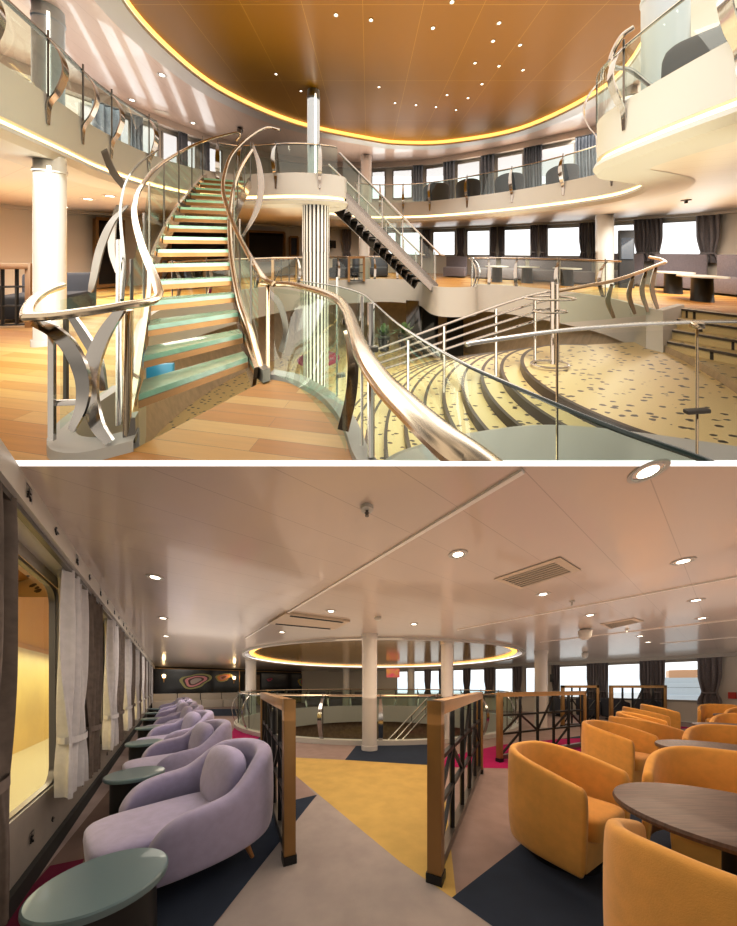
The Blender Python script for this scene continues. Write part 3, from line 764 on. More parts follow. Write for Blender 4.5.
def bow_curtain(poly, px, w, z0, z1, label, group, off=.16, m='curtain', ztie=None):
    p = hit(poly, px); s = None
    for a, b in zip(poly, poly[1:]):
        if (p - a).length + (b - p).length - (b - a).length < 1e-4: d = (b - a).normalized()
    n = Vector((d.y, -d.x, 0)); n = n if n.dot(Vector((0, 0, 0)) - p) > 0 else -n
    f = lambda s, o, z: (p.x + d.x * s + n.x * (off + o), p.y + d.y * s + n.y * (off + o), z)
    r = thing('curtain', label, 'curtain', f(0, 0, z0), group)
    curtain_mb(f, w, z0, z1, .05, 3.5, ztie, .6, 14, 30).build('curtain_panel', M[m], r, ang=80)
    if ztie: tie_mb(f, w * .62, ztie, .08).build('tieback', M[m], r)
for i, (px, w) in enumerate(((411, .35), (428.5, .4), (442, .3), (450.5, .3), (467.5, .4), (490, .5), (518, .4), (556, .3), (592, .33), (603, .33), (646.5, .33), (659, .33), (711, .5))):
    bow_curtain(BOW, px, w, .62, 2.12, 'dark grey curtain of the bow windows, %s from the far end' % ['first', 'second', 'third', 'fourth', 'fifth', 'sixth', 'seventh', 'eighth', 'ninth', 'tenth', 'eleventh', 'twelfth', 'last'][i], 'dark curtains of the bow windows', ztie=1.0)
tc = tub('lounge_chair', 'darkchair')
for i, px in enumerate((560, 588, 614, 648)):
    p = hit(BOW, px); p = p - p.normalized() * 1.1
    if i == 0: o = tc; o.location = (p.x, p.y, .004); o.rotation_euler = (0, 0, 1.2)
    else: o = dup(tc, (p.x, p.y, .004), 1.0 + .3 * i)
    o['label'] = 'dark upholstered chair behind the far partitions, %s along the bow windows' % ['first', 'second', 'third', 'fourth'][i]; o['group'] = 'dark chairs below the bow windows'
r = thing('fire_sign', 'tiny red and white sign low on the white wall by the last curtain', 'sign', hit(BOW, 733) - Vector((.08, .08, -.9)))
p = hit(BOW, 733) - Vector((.06, .03, -.93)); MB().box(tuple(p), (.02, .16, .2), .4).build('sign_plate', mat('red_sign', (.6, .03, .02), .4), r)
r = thing('wall_box', 'small dark box on the pier between far bow windows', 'box', hit(BOW, 553) - Vector((.1, .1, -1.45)))
p = hit(BOW, 553.5) - Vector((.22, .22, -1.55)); MB().box(tuple(p), (.14, .08, .34), -.6, .01).build('casing', M['black'], r)

# ceiling fittings of the lounge
def cpt(px, py, z=CEIL):
    Y = (z - EYE) * F / (685 - py); return Vector(((px - CX) * Y / F, Y, z))
def downlight(p, r, label, group, lens='lightlens'):
    o = thing('downlight', label, 'ceiling light', p, group)
    MB().lathe([(r, -.001), (r, -.006), (r * .8, -.008), (r * .74, -.002)], c=p, n=24).build('trim_ring', M['white'], o)
    MB().lathe([(r * .72, -.002), (r * .55, -.004)], c=p, n=20).build('reflector', M['steel'], o); MB().lathe([(r * .52, -.0055), (r * .52, -.0065)], c=p, n=20).build('lamp_lens', M[lens], o)
dls = [(458, 554), (648, 471), (683, 561), (543, 594), (590, 615), (696, 600), (702, 618), (648, 642), (331, 611), (282, 632), (414, 624), (155, 577), (163, 618), (166, 636), (640, 636)]
dn = ['large one beside the smoke detector', 'at the top edge of the lounge ceiling', 'alone over the nearest tub chairs', 'next to the large louvred vent', 'just past the large vent', 'over the second table group', 'behind the one over the second table group', 'near the bow windows beyond the small vent', 'beside the square air unit', 'in front of the square air unit', 'close to the round gold recess', 'nearest over the lavender armchairs', 'second over the lavender armchairs', 'third over the lavender armchairs', 'far away beside the small vent']
for (x, y), d in zip(dls, dn): downlight(cpt(x, y), .07, 'round recessed downlight in the beige ceiling, ' + d, 'downlights of the lounge ceiling')
def vent(px4, label, n=7):
    q = [cpt(x, y, CEIL - .004) for x, y in px4]; r = thing('ceiling_vent', label, 'vent', sum(q, Vector()) / 4)
    r.location = T(sum(q, Vector()) / 4)
    c = sum(q, Vector()) / 4; inn = [c + (p - c) * .80 for p in q]
    f = MB(); f.strip([p + Vector((0, 0, -.004)) for p in q], [p + Vector((0, 0, -.012)) for p in inn], 0, True); f.strip(q, [p + Vector((0, 0, -.004)) for p in q], 0, True); f.build('vent_frame', M['vent'], r)
    MB().face([p + Vector((0, 0, -.001)) for p in inn]).build('vent_recess', M['dark'], r)
    for i in range(n):
        w = (i + .5) / n; a, b = inn[0].lerp(inn[3], w), inn[1].lerp(inn[2], w)
        MB().bar(a + Vector((0, 0, -.008)), b + Vector((0, 0, -.008)), .017, .012).build('louvre', M['vent'], r)
vent([(494, 579), (560, 557), (581, 570), (520, 589)], 'large rectangular louvred vent in the beige ceiling')
vent([(600, 624), (634, 618), (644, 621), (610, 629)], 'small louvred vent farther back near the bow windows', 5)
q = [cpt(x, y, CEIL - .03) for x, y in ((285, 614), (350, 622), (334, 630), (268, 624))]; r = thing('air_unit', 'square cream air unit mounted in the ceiling before the gold recess', 'air conditioner', sum(q, Vector()) / 4)
MB().add(q + [p + Vector((0, 0, .028)) for p in q], [(0, 1, 2, 3), (0, 1, 5, 4), (1, 2, 6, 5), (2, 3, 7, 6), (3, 0, 4, 7)]).build('casing', M['vent'], r)
for a, b in ((0, 1), (3, 2)):
    c = sum(q, Vector()) / 4; A, B = c + (q[a] - c) * .82, c + (q[b] - c) * .82
    MB().bar(A + Vector((0, 0, -.004)), B + Vector((0, 0, -.004)), .05, .006).build('air_slot', M['dark'], r)
p = cpt(367, 507); r = thing('smoke_detector', 'white smoke detector with a hanging nozzle on the beige ceiling', 'smoke detector', p)
MB().lathe([(.035, 0), (.034, -.018), (.022, -.022)], c=p, n=24).build('base', M['white'], r); MB().lathe([(.008, -.022), (.008, -.03), (.014, -.034), (.006, -.04), (.011, -.046), (.011, -.05)], c=p, n=14).build('nozzle', M['steel_dark'], r)
p = cpt(378, 617); r = thing('smoke_detector', 'small white detector near the round gold recess', 'smoke detector', p); MB().lathe([(.05, 0), (.05, -.03), (.03, -.05)], c=p, n=20).build('base', M['white'], r)
for x, y, lab in ((572, 601, 'small brass sprinkler on the middle ceiling rail'), (627, 629, 'tiny sprinkler on the far ceiling rail')):
    p = cpt(x, y); r = thing('sprinkler', lab, 'sprinkler', p); MB().lathe([(.03, 0), (.03, -.01), (.01, -.012), (.01, -.05), (.025, -.055)], c=p, n=14).build('head', M['white'], r)
for x, y, s, lab in ((585, 629, .10, 'white dome camera hanging from the ceiling before the bow windows'), (585, 652, .08, 'smaller white dome camera farther back near the windows')):
    p = cpt(x, y); r = thing('dome_camera', lab, 'camera', p); MB().lathe([(s * .6, 0), (s, -.03), (s, -.09)], c=p, n=20).build('housing', M['white'], r); MB().lathe([(s * .95, -.09), (s * .85, -.15), (s * .4, -.19)], c=p, n=20).build('dome', M['white'], r)

# staircase rails glimpsed in the atrium
r = thing('stair_railing', 'steel stair handrail sloping down inside the atrium behind the glass', 'railing', (1.4, 11, -.8))
for dz in (0, -.3, -.6): MB().tube([(.4, 10.6, -1.3 + dz), (2.6, 11.6, .75 + dz)], .03, 8).build('handrail', M['steel'], r)
for k in range(4): x = .5 + .65 * k; MB().tube([(x, 10.65 + .3 * k, -1.9 + .6 * k), (x, 10.65 + .3 * k, -1.2 + .6 * k)], .025, 8).build('post', M['steel'], r)

# far-side sofas on the other edge of the atrium
for i, (x, y) in enumerate(((-3.2, 16.4), (-1.9, 16.3), (-.4, 16.1))):
    r = thing('sofa', 'pale sofa beyond the atrium railing, %s' % ['under the yellow agate', 'second beyond the railing', 'middle of the far side', 'fourth before the far windows', 'last before the far windows'][i], 'sofa', (x, y, 0), 'sofas beyond the atrium')
    MB().box((x, y, .23), (1.1, .6, .42), -.3 - .05 * i, .04).build('seat', M['sofa'], r); MB().box((x + .08, y + .24, .62), (1.1, .18, .45), -.3 - .05 * i, .05).build('backrest', M['sofa'], r)
# hanging picture with glowing colours near the far windows
p = on(393, 673.5 - 435, 13.8); p.z -= 0
r = thing('hanging_picture', 'small tilted pink and yellow picture hanging beyond the atrium', 'picture', p)
MB().box((p.x, p.y, EYE + (685 - 673) * 13.8 / F), (.72, .05, .46), .25, .02).build('panel', mat('pink_picture', (.8, .08, .25), .5, col2=(.75, .45, .1), nscale=3), r)

# outside: sea, distant shore, ship
sea = MB().face([(-60, 17, -7), (120, 5, -7), (300, 300, -7), (-200, 300, -7)])
struct(sea.build('sea', mat('pale_sea', (.35, .42, .45), .3, noise=.15, nscale=.4)))
sp = hit(BOW, 684) * 8; r = thing('moored_ship', 'white passenger ship with orange funnel seen through the last bow window', 'ship', (sp.x, sp.y, -7))
d = Vector((.75, -.66, 0)); rot = math.atan2(d.y, d.x)
def sb(dx, z, sx, sz, m, nm): MB().box((sp.x + d.x * dx, sp.y + d.y * dx, z), (sx, 5, sz), rot, .3).build(nm, m, r)
shipw = mat('ship_white', (.5, .55, .6), .5, emit=(.7, .76, .82), es=.3); shipo = mat('ship_orange', (.6, .38, .25), .5, emit=(.7, .42, .25), es=.35)  # daylight on the hull and funnel is put into the paint as emission
sb(0, -4.2, 15, 5.6, shipw, 'hull'); sb(-.5, .2, 11, 3.2, shipw, 'deckhouse'); sb(-1, 2.5, 7, 1.6, shipw, 'bridge'); sb(-.5, 4.2, 5.2, 2.2, shipo, 'funnel'); sb(-.5, .6, 10.5, .5, mat('ship_windows', (.2, .24, .28), .3), 'window_band')
# =================================================================== THE ATRIUM (its deck climbs with depth)
RK = RAKE
# z is height over the middle deck; the eye is at 1.25
ZM, ZS, ZU, ZF, ZC, ZG = 0., 2.5, 2.9, 3.25, 5.35, 5.50
def P2(*a): return [Vector((x, y, 0)) for x, y in a]
UR = catmull(P2((-3.5, 1.6), (-3.92, 2.87), (-4.23, 3.8), (-4.48, 4.54), (-4.56, 5.6), (-4.25, 6.6), (-3.6, 7.05), (-3.1, 7.1), (-1.9, 6.95), (-.95, 7.15), (-.62, 7.6), (-1.0, 8.4), (-1.7, 9.3), (-1.2, 10.5), (0, 11.3), (1.2, 11.35), (2.5, 11.0), (4.0, 9.9), (5.3, 8.5), (6.06, 7.0), (5.9, 5.95), (5.3, 5.15), (4.5, 4.75), (3.85, 4.5), (3.5, 4.05), (3.42, 3.3), (3.45, 2.5), (3.6, 1.6)), 5)
WU = P2((-11, 1), (-8.6, 4.4), (-7.3, 7.0), (-5.9, 9.8), (-4.3, 11.6), (-2, 12.7), (0, 13.0), (2.9, 12.4), (5.6, 10.75), (7.8, 9.0), (9.2, 7.4), (10.3, 5.6), (12, 1.0))
WM = P2((-12, 1.2), (-11, 4), (-9.4, 8.0), (-6.9, 11.2), (-4, 13.6), (0, 15.1), (3.3, 14.6), (6.7, 12.8), (9.3, 10.8), (10.9, 8.8), (11.6, 7.2), (12.6, 4.6))
def lift(pts, z): return [Vector((p[0], p[1], z)) for p in pts]
WUo = resample(WU, len(UR))
# upper deck: soffit below, floor above, white fascia with warm cove light
struct(MB().face(lift(UR, ZS - .055) + lift([p * 1.03 for p in WM][::-1], ZS - .055)).build('ceiling_2', M['soffit']))
struct(MB().face(lift(UR, ZU) + lift(WU[::-1], ZU)).build('floor_2', M['c_brown']))
fa = MB(); S = -1
fa.along(UR, [(.10, ZU), (.10, ZF), (0, ZF), (0, 2.68), (.08, 2.665)], ms=[0, 0, 0, 0])
fa.along(UR, [(.085, 2.60), (-.03, 2.59), (-.05, 2.53), (.0, 2.44), (.6, 2.44)])
struct(fa.build('trim_13', M['white']))
struct(MB().along(UR, [(.05, 2.668), (.05, 2.598)]).build('trim_14', mat('cove_light_ring', (1, .75, .4), .5, emit=(1, .66, .30), es=3.2)))

# main ceiling with the gold oval
GO = catmull(P2((-3.95, 4.2), (-4.15, 5.6), (-3.75, 7.2), (-2.3, 8.9), (0, 10.1), (1.3, 10.5), (3.1, 10.4), (5.2, 9.3), (6.05, 7.1), (5.5, 5.4), (4.4, 4.3), (2.2, 3.4), (-.8, 3.0), (-3, 3.3)), 7, True)
gc = (1.0, 6.5)
ring_out = ring_to(gc, lift(GO, ZC), [(-12, 1.6), (-12, 15), (13, 15), (13, 1.6)])
struct(MB().strip(lift(GO, ZC), ring_out, 0, True).build('ceiling_3', M['pinkceil']))
struct(MB().face(lift(GO, ZG)).build('ceiling_4', M['goldceil']))
nn = normals2(GO, True); SG = 1
g0 = normals2(GO, True)[0]; OUT = .42 if (Vector(GO[0]) + g0 - Vector((gc[0], gc[1], 0))).length > (Vector(GO[0]) - Vector((gc[0], gc[1], 0))).length else -.42
struct(MB().along(GO, [(0, ZC + .05), (0, ZC - .03), (OUT, ZC - .03), (OUT, ZC)], True).build('trim_15', M['white']))
struct(MB().along(GO, [(-.01, ZC + .045), (-.01, ZG)], True).build('trim_16', mat('oval_cove_light', (1, .7, .35), .5, emit=(1, .55, .15), es=1.6)))

# upper window wall
uw = [(80, 100), (118, 130), (139, 158), (162, 178), (182, 196), (208, 222), (372, 385), (393, 412), (426, 444), (457, 480), (497, 523), (541, 575), (592, 604)]
bow_wall('wall_upper', WU, ZU, 3.68, 5.0, ZC + .02, uw, 'window', 20, M['white_wall'])
up = resample(WU, 60); nn = normals2(up)
struct(MB().along(up, [(0, ZC), (-.25, ZC), (-.25, 5.12), (0, 5.12)]).build('trim_17', mat('pale_cornice_upper', (.62, .54, .46), .45)))
for i, (px, w) in enumerate(((104, .6), (134, .3), (180, .3), (202, .35), (418, .45), (450, .5), (488, .5), (529, .3), (538, .3), (581, .32), (591, .3))):
    bow_curtain(WU, px, w, 3.5, 5.12, 'blue-grey curtain of the upper deck windows, %s along the wall' % ['first behind the stair railing', 'second', 'third', 'fourth by the stair head', 'fifth', 'sixth', 'seventh', 'eighth, half of a pair', 'ninth, half of a pair', 'tenth', 'last behind the balcony'][i], 'curtains of the upper deck', m='curtain_u')

# middle deck
MR = catmull(P2((-2.2, 2.35), (-2.6, 3.0), (-3.3, 3.8), (-4.0, 4.8), (-4.3, 5.9), (-4.1, 7.2), (-3.2, 9.0), (-1.8, 10.3), (0, 11.0), (1.2, 11.0), (2.0, 10.4), (2.15, 9.0), (2.5, 8.6), (3.3, 8.7), (3.7, 9.3), (4.4, 9.2), (5.3, 8.3), (5.95, 7.0), (5.9, 6.0), (5.7, 5.35)), 6)
fl = MB()
fl.face(lift(MR, 0) + P2((6.75, 5.9), (7.8, 4.3)) + lift(WM[::-1], 0) + P2((-12, 2.35)))
near = P2((-2.2, 2.35), (-2.12, 1.9), (-1.93, 1.66), (-1.70, 1.60), (-1.47, 1.70))
nearR = catmull(P2((-.98, 2.62), (-.72, 2.52), (-.40, 2.24), (-.20, 1.92), (-.10, 1.62), (-.04, 1.50)), 4)
fl.face([p for p in near] + nearR + P2((-.04, 1.5), (-12, 1.5), (-12, 2.35)))
struct(fl.build('floor_3', M['wood']))
struct(MB().along(list(MR) + P2((6.2, 5.62), (6.78, 5.93)), [(0, .0), (0, .07), (-.10, .07), (-.10, -.86), (.2, -.9), (.5, -.9)]).build('trim_18', M['white'], clip='slab'))
lf = [Vector(p) for p in catmull(near, 4)]
struct(MB().along(lf[::-1], [(.03, 0), (.03, .07), (-.09, .08), (-.09, -.5)]).build('trim_19', M['white'], clip='slab'))
struct(MB().along(nearR, [(0, 0), (0, .05), (.10, .05), (.10, -.5)]).build('trim_20', M['white'], clip='slab'))
# middle window wall
mw = [(-30, -12), (388, 396), (400, 420), (433, 455), (467, 490), (504, 531), (547, 582), (597, 607), (612, 640), (658, 705)]
bow_wall('wall_middle', WM, 0, .98, 2.22, ZS + .02, mw, 'window', 40, M['white_wall'])
for i, (px, w) in enumerate(((346, .5), (377, .45), (426, .45), (461, .4), (493.5, .29), (501.5, .29), (534.5, .3), (543.5, .3), (583.5, .3), (593.5, .3), (642, .4), (655, .4), (710, .5))):
    bow_curtain(WM, px, w, .85, 2.36, 'dark tied curtain of the middle deck windows, %s along the wall' % ['first beyond the striped column', 'second', 'third', 'fourth', 'fifth', 'sixth', 'seventh', 'eighth', 'ninth', 'tenth', 'eleventh', 'twelfth', 'last above the curved sofa'][i], 'dark curtains of the middle deck', ztie=1.15)
mp_ = resample(WM, 60)
struct(MB().along(mp_, [(0, ZS), (-.25, ZS), (-.25, 2.36), (0, 2.36)]).build('trim_21', mat('pale_cornice_middle', (.6, .55, .48), .45)))

# columns
def col(x, y, r, z0, z1, lab=None, strip=None, m='column'):
    o = struct(MB().lathe([(r + .02, z0), (r + .02, z0 + .08), (r, z0 + .085), (r, z1 - .22), (r + .012, z1 - .22), (r + .012, z1 - .17), (r, z1 - .17), (r, z1)], c=(x, y, 0), n=36).build('column', M[m]))
    if strip is not None:
        MB().box((x + r * math.sin(strip) * 1.0, y - r * math.cos(strip), (z0 + z1) / 2), (.035, .03, z1 - z0 - .3), strip).build('light_strip', M['lightstrip'], o)
col(-4.28, 3.63, .15, 0, ZS, strip=.80)
col(-5.45, 4.6, .19, ZU, ZC, strip=.85, m='column_blue')
col(-1.47, 7.22, .165, ZU, ZG, strip=.5, m='column_blue')
col(-.18, 10.9 + .5, .24, 0, ZS)
col(-.1, 11.75, .24, ZU, ZC)
col(8.0, 9.15, .24, 0, ZS)
col(6.6, 6.9, .2, ZU, ZC)
col(4.55, 4.15, .26, ZU, ZC, m='column_blue')
# striped column under the landing
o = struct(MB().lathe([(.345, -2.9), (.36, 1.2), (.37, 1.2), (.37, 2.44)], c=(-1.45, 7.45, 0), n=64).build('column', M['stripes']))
r = thing('downlight_cluster', 'x', 'x') if False else None

# bowl: speckled platform, curved steps and lower floor
BC = (4.2, 4.1)
def plat(r, z, a0=-3.4, a1=1.6, n=70): return [Vector((BC[0] + r * math.cos(PI / 2 + (a0 + (a1 - a0) * 0) + (PI * 2) * i / n), BC[1] + r * math.sin(PI / 2 + PI * 2 * i / n), z)) for i in range(n + 1)]
steps = MB(); RIS, RUN = .15, .33
def arc(r, z, n=72): return [Vector((BC[0] + r * math.cos(a), BC[1] + r * math.sin(a), z)) for a in [PI * .42 + PI * 1.0 * i / n for i in range(n + 1)]]
for k in range(11):
    r0 = 1.65 + RUN * k; z = -.75 - RIS * k
    steps.strip(arc(r0, z), arc(r0, z - RIS), 1)
    steps.strip(arc(r0, z), arc(r0 - .055, z + .002), 1)
    steps.strip(arc(r0, z - RIS), arc(r0 + RUN, z - RIS), 0)
def clip_low(mb, margin):      # nothing of the bowl may run under the lounge's ceiling
    return mb
struct(steps.build('floor_4', [M['terrazzo'], M['nosing']], clip='slab'))
pf = MB(); pf.face(arc(1.65, -.75) + [Vector((5.2, 2.35, -.75)), Vector((9, 2.2, -.75)), Vector((12, 4.0, -.75)), Vector((9.4, 5.9, -.75)), Vector((6.0, 5.9, -.75))])
struct(pf.build('floor_5', M['terrazzo'], clip='slab'))
# straight steps from the platform up to the sofas
ss = MB()
for k in range(4):
    a, b = Vector((5.85 + .26 * k, 5.5 + .12 * k, 0)), Vector((6.95 + .26 * k, 3.9 + .12 * k, 0)); z1 = -.75 + .1875 * (k + 1)
    a.z = b.z = z1; d = Vector((.26, .12, 0)); dn = Vector((0, 0, -.1875))
    ss.face([a, b, b + d * 1.2, a + d * 1.2], 0); ss.face([a, b, b + dn, a + dn], 0)
    ss.face([a, a + d * (4 - k), a + d * (4 - k) + dn, a + dn], 0)
    ss.bar(a + Vector((-.004, -.004, -.02)), b + Vector((-.004, -.004, -.02)), .03, .04, 1)
struct(ss.build('floor_6', [M['terrazzo'], M['nosing']]))
LB = circ((.6, 6.4), 6.4, 64, -2.9)
struct(MB().face(LB).build('floor_7', M['terrazzo'], clip='slab'))
struct(MB().along(circ((.6, 6.7), 5.4, 80, 0, -1.0, PI + 1.0, False), [(0, -.62), (0, -2.9)]).build('wall_bowl', M['bowlwall'], clip='slab'))
rug = MB().face([Vector((-1.9 + .8 * math.cos(a), 10.3 + .8 * math.sin(a), -2.89)) for a in [2 * PI * i / 30 for i in range(30)]])
tag(rug.build('rug', M['magenta']), 'raspberry patterned rug on the lower floor behind the striped column', 'rug')
# pale ledge outside the near railing
led = catmull(P2((.02, 1.62), (.25, 1.78), (.79, 1.95), (1.47, 2.02), (2.41, 1.80), (3.2, 1.5)), 6)
low = lift([Vector((p.x, max(1.46, p.y * .72), 0)) for p in led], -.0)
lg = MB(); lg.strip(lift(led, -.06), [Vector((p.x, p.y - .10, .0)) for p in led]); lg.strip([Vector((p.x, p.y - .10, .0)) for p in led], low); lg.strip(lift(led, -.06), lift(led, -.5))
struct(lg.build('trim_22', M['white'], clip='slab'))

# ------------------------------------------------------------------ grand staircase
st_ = thing('grand_staircase', 'curving polished steel staircase with frosted green glass treads and brass-coloured handrails', 'staircase', (-1.46, 2.2, 0))
def key(pts):
    out = []
    for (k0, x0, y0), (k1, x1, y1) in zip(pts, pts[1:]): out.append((k0, x0, y0))
    return pts
def interp(keys):
    cs = catmull([(k, x, y) for k, x, y in keys], 12)
    def f(k):
        for a, b in zip(cs, cs[1:]):
            if a.x <= k <= b.x: w = (k - a.x) / max(1e-9, b.x - a.x); return Vector((a.y + (b.y - a.y) * w, a.z + (b.z - a.z) * w, 0))
        a = cs[-1] if k > cs[-1].x else cs[0]; b = cs[-3] if k > cs[-1].x else cs[2]; w = (k - a.x) / (b.x - a.x)
        return Vector((a.y + (b.y - a.y) * w, a.z + (b.z - a.z) * w, 0))
    return f
SL = interp([(1, -1.72, 1.98), (4, -2.27, 2.78), (6, -2.62, 3.25), (8, -2.88, 3.75), (11, -3.2, 4.55), (16, -3.75, 6.1), (17, -3.85, 6.5)])
SR = interp([(1, -1.19, 2.72), (4, -1.60, 3.28), (6, -1.86, 3.68), (8, -2.08, 4.12), (11, -2.38, 4.8), (16, -2.85, 6.4), (17, -2.93, 6.75)])
for k in range(1, 17):
    z = .18 * k; a, b = SL(k), SR(k); c, d = SL(k + .85), SR(k + .85)
    e = (b - a) * .03; a, c = a + e, c + e; b, d = b - e, d - e
    t = MB().prism([a, b, d, c], z - .045, z).build('tread', M['glasstread'], st_)
    n = (c - a).normalized() * .035
    MB().prism([a - n * .4, b - n * .4, b + n, a + n], z - .10, z - .046).build('nosing', M['gold'], t)
def side(f, dz0, dz1, out, k0=.2, k1=16.8, n=40):
    lo, hi = [], []
    for i in range(n + 1):
        k = k0 + (k1 - k0) * i / n; p = f(k); q = f(k + .1) - f(k); nrm = Vector((-q.y, q.x, 0)).normalized() * out
        lo.append(p + nrm + Vector((0, 0, max(.0, .18 * k + dz0)))); hi.append(p + nrm + Vector((0, 0, .18 * k + dz1)))
    return lo, hi
for f, s in ((SL, 1), (SR, -1)):
    lo, hi = side(f, -.24, .02, .0)
    MB().sweep([(a + b) / 2 for a, b in zip(lo, hi)], [(-.018, -.13), (.018, -.13), (.018, .13), (-.018, .13)]).build('stringer', M['steel_warm'], st_)
    lo, hi = side(f, .06, .86, .03 * s)
    MB().strip(lo, hi).build('glass_panel', M['glassgreen'], st_)
    for i in range(3, 40, 6): MB().tube([lo[i] - Vector((0, 0, .1)), hi[i] + Vector((0, 0, .06))], .011, 6).build('baluster', M['steel_dark'], st_)
def rail(pts, r, name, m, parent, k=8, n=10, clip=None): return MB().tube(catmull([on(*p) for p in pts], k), r, n).build(name, M[m], parent, clip=clip)
rail([(26, 317, 1.45), (55, 315.5, 1.47), (90, 311, 1.52), (128, 305, 1.6), (148, 302, 1.66), (158, 296, 1.74), (157, 284, 1.84), (148, 262, 2.05), (141, 243, 2.3), (135, 219, 2.7), (135, 204, 3.0), (141, 187, 3.5), (161, 164, 4.3), (199, 143, 5.3), (235, 133, 6.0), (240, 136, 6.1), (236, 141, 6.1)], .026, 'handrail', 'steel_warm', st_)
rail([(27, 317, 1.45), (28, 308, 1.53), (36, 298, 1.66), (50, 290, 1.82), (62, 286, 1.95)], .026, 'handrail', 'steel_warm', st_)
rail([(122, 300, 1.9), (124, 262, 2.15), (121, 225, 2.6), (121, 204, 2.9), (127, 180, 3.4), (140, 163, 4.1), (158, 150, 4.8)], .012, 'glass_edge', 'glassedge', st_)
rail([(280, 130, 6.2), (266, 128, 6.2), (247, 139, 5.7), (232, 154, 5.0), (225, 172, 4.5), (223, 190, 4.1), (229, 213, 3.65), (241, 240, 3.2), (256, 267, 2.8), (266, 280, 2.66), (274, 284, 2.56)], .028, 'handrail', 'steel_warm', st_)
rail([(252, 150, 5.4), (242, 165, 5.0), (234, 186, 4.6), (230, 213, 4.15), (230, 240, 3.75), (233, 268, 3.4), (240, 303, 3.0), (250, 330, 2.75), (262, 372, 2.6)], .03, 'lower_rail', 'steel_warm', st_)
# newel blades at the foot
def blade(pts, w, name='newel_blade', m='steel', th=.008, parent=st_, ref=(.6, -.8, 0)):
    p = catmull([on(*q) for q in pts], 6); n = len(p)
    return MB().sweep(p, [(-.5, -.5), (.5, -.5), (.5, .5), (-.5, .5)], ref, scale=None).build(name, M[m], parent) if False else _blade(p, w, th, name, m, parent)
def _blade(p, w, th, name, m, parent):
    n = len(p); mb = MB(); vs = []
    for i, q in enumerate(p):
        k = w[0] + (w[1] - w[0]) * math.sin(PI * i / (n - 1)) if len(w) == 2 else w[0] + (w[2] - w[0]) * i / (n - 1)
        a = p[max(0, i - 1)]; b = p[min(n - 1, i + 1)]; t = (b - a).normalized(); d = Vector((0, 1, 0)); e = t.cross(d).normalized() * k / 2; f = Vector((0, th, 0))
        vs += [q - e - f, q + e - f, q + e + f, q - e + f]
    fs = [(4 * i + a, 4 * i + (a + 1) % 4, 4 * i + 4 + (a + 1) % 4, 4 * i + 4 + a) for i in range(n - 1) for a in range(4)] + [(0, 1, 2, 3), tuple(4 * (n - 1) + a for a in range(4))]
    return mb.add(vs, fs).build(name, M[m], parent)
blade([(34, 322, 1.5), (55, 332, 1.5), (72, 350, 1.52), (83, 378, 1.55), (82, 405, 1.58), (72, 430, 1.6)], (.04, .085))
blade([(122, 308, 1.62), (104, 335, 1.62), (92, 366, 1.62), (90, 395, 1.62), (97, 424, 1.62), (110, 442, 1.63)], (.05, .10))
blade([(72, 316, 1.7), (86, 338, 1.72), (98, 360, 1.74), (104, 390, 1.76)], (.04, .06))
blade([(52, 330, 1.6), (52, 440, 1.62)], (.035, .035), 'newel_post')
blade([(50, 403, 1.62), (82, 402, 1.63)], (.03, .03), 'newel_bar')
blade([(66, 318, 1.72), (66, 405, 1.75)], (.02, .02), 'newel_post', 'steel_dark')
MB().tube([on(129, 310, 1.66), on(127, 442, 1.72)], .022, 12).build('newel_post', M['steel_warm'], st_)
MB().tube([on(119, 240, 2.2), on(119, 425, 1.86)], .018, 12).build('newel_post', M['steel'], st_)
MB().tube([on(268, 284, 2.64), on(268, 379, 2.62)], .02, 12).build('newel_post', M['steel_warm'], st_)
MB().box(tuple(on(131, 428, 1.74)), (.06, .08, .16), .5).build('foot_plate', M['steel_dark'], st_)
MB().box(tuple(on(262, 372, 2.6)), (.07, .2, .12), .8).build('foot_plate', M['steel_dark'], st_)
gl = MB(); a = [on(*p) for p in ((60, 300, 1.7), (85, 294, 1.95), (110, 290, 2.2), (122, 285, 2.4))]; b = [Vector((p.x, p.y, .12)) for p in a]
gl.strip(a, b).build('glass_panel', M['glassgreen'], st_)
for pts, w in (([(33, 270, 3.0), (100, 262, 3.2), (118, 240, 3.3), (128, 222, 3.4)], None),):
    pass
blade([(128, 205, 3.6), (112, 222, 3.4), (100, 250, 3.3), (93, 282, 3.2), (90, 292, 3.2)], (.04, .10), 'arched_blade', 'steel_dark')
blade([(118, 205, 3.8), (113, 225, 3.7), (112, 250, 3.6), (117, 272, 3.5)], (.04, .10), 'arched_blade', 'steel_grey')
blade([(252, 143, 5.6), (259, 165, 5.4), (261, 190, 5.2), (256, 212, 5.0), (243, 236, 4.8)], (.04, .12), 'arched_blade', 'steel_grey')
blade([(104, 150, 4.2), (112, 170, 4.1), (124, 186, 4.0)], (.10, .10), 'brace', 'steel_dark')

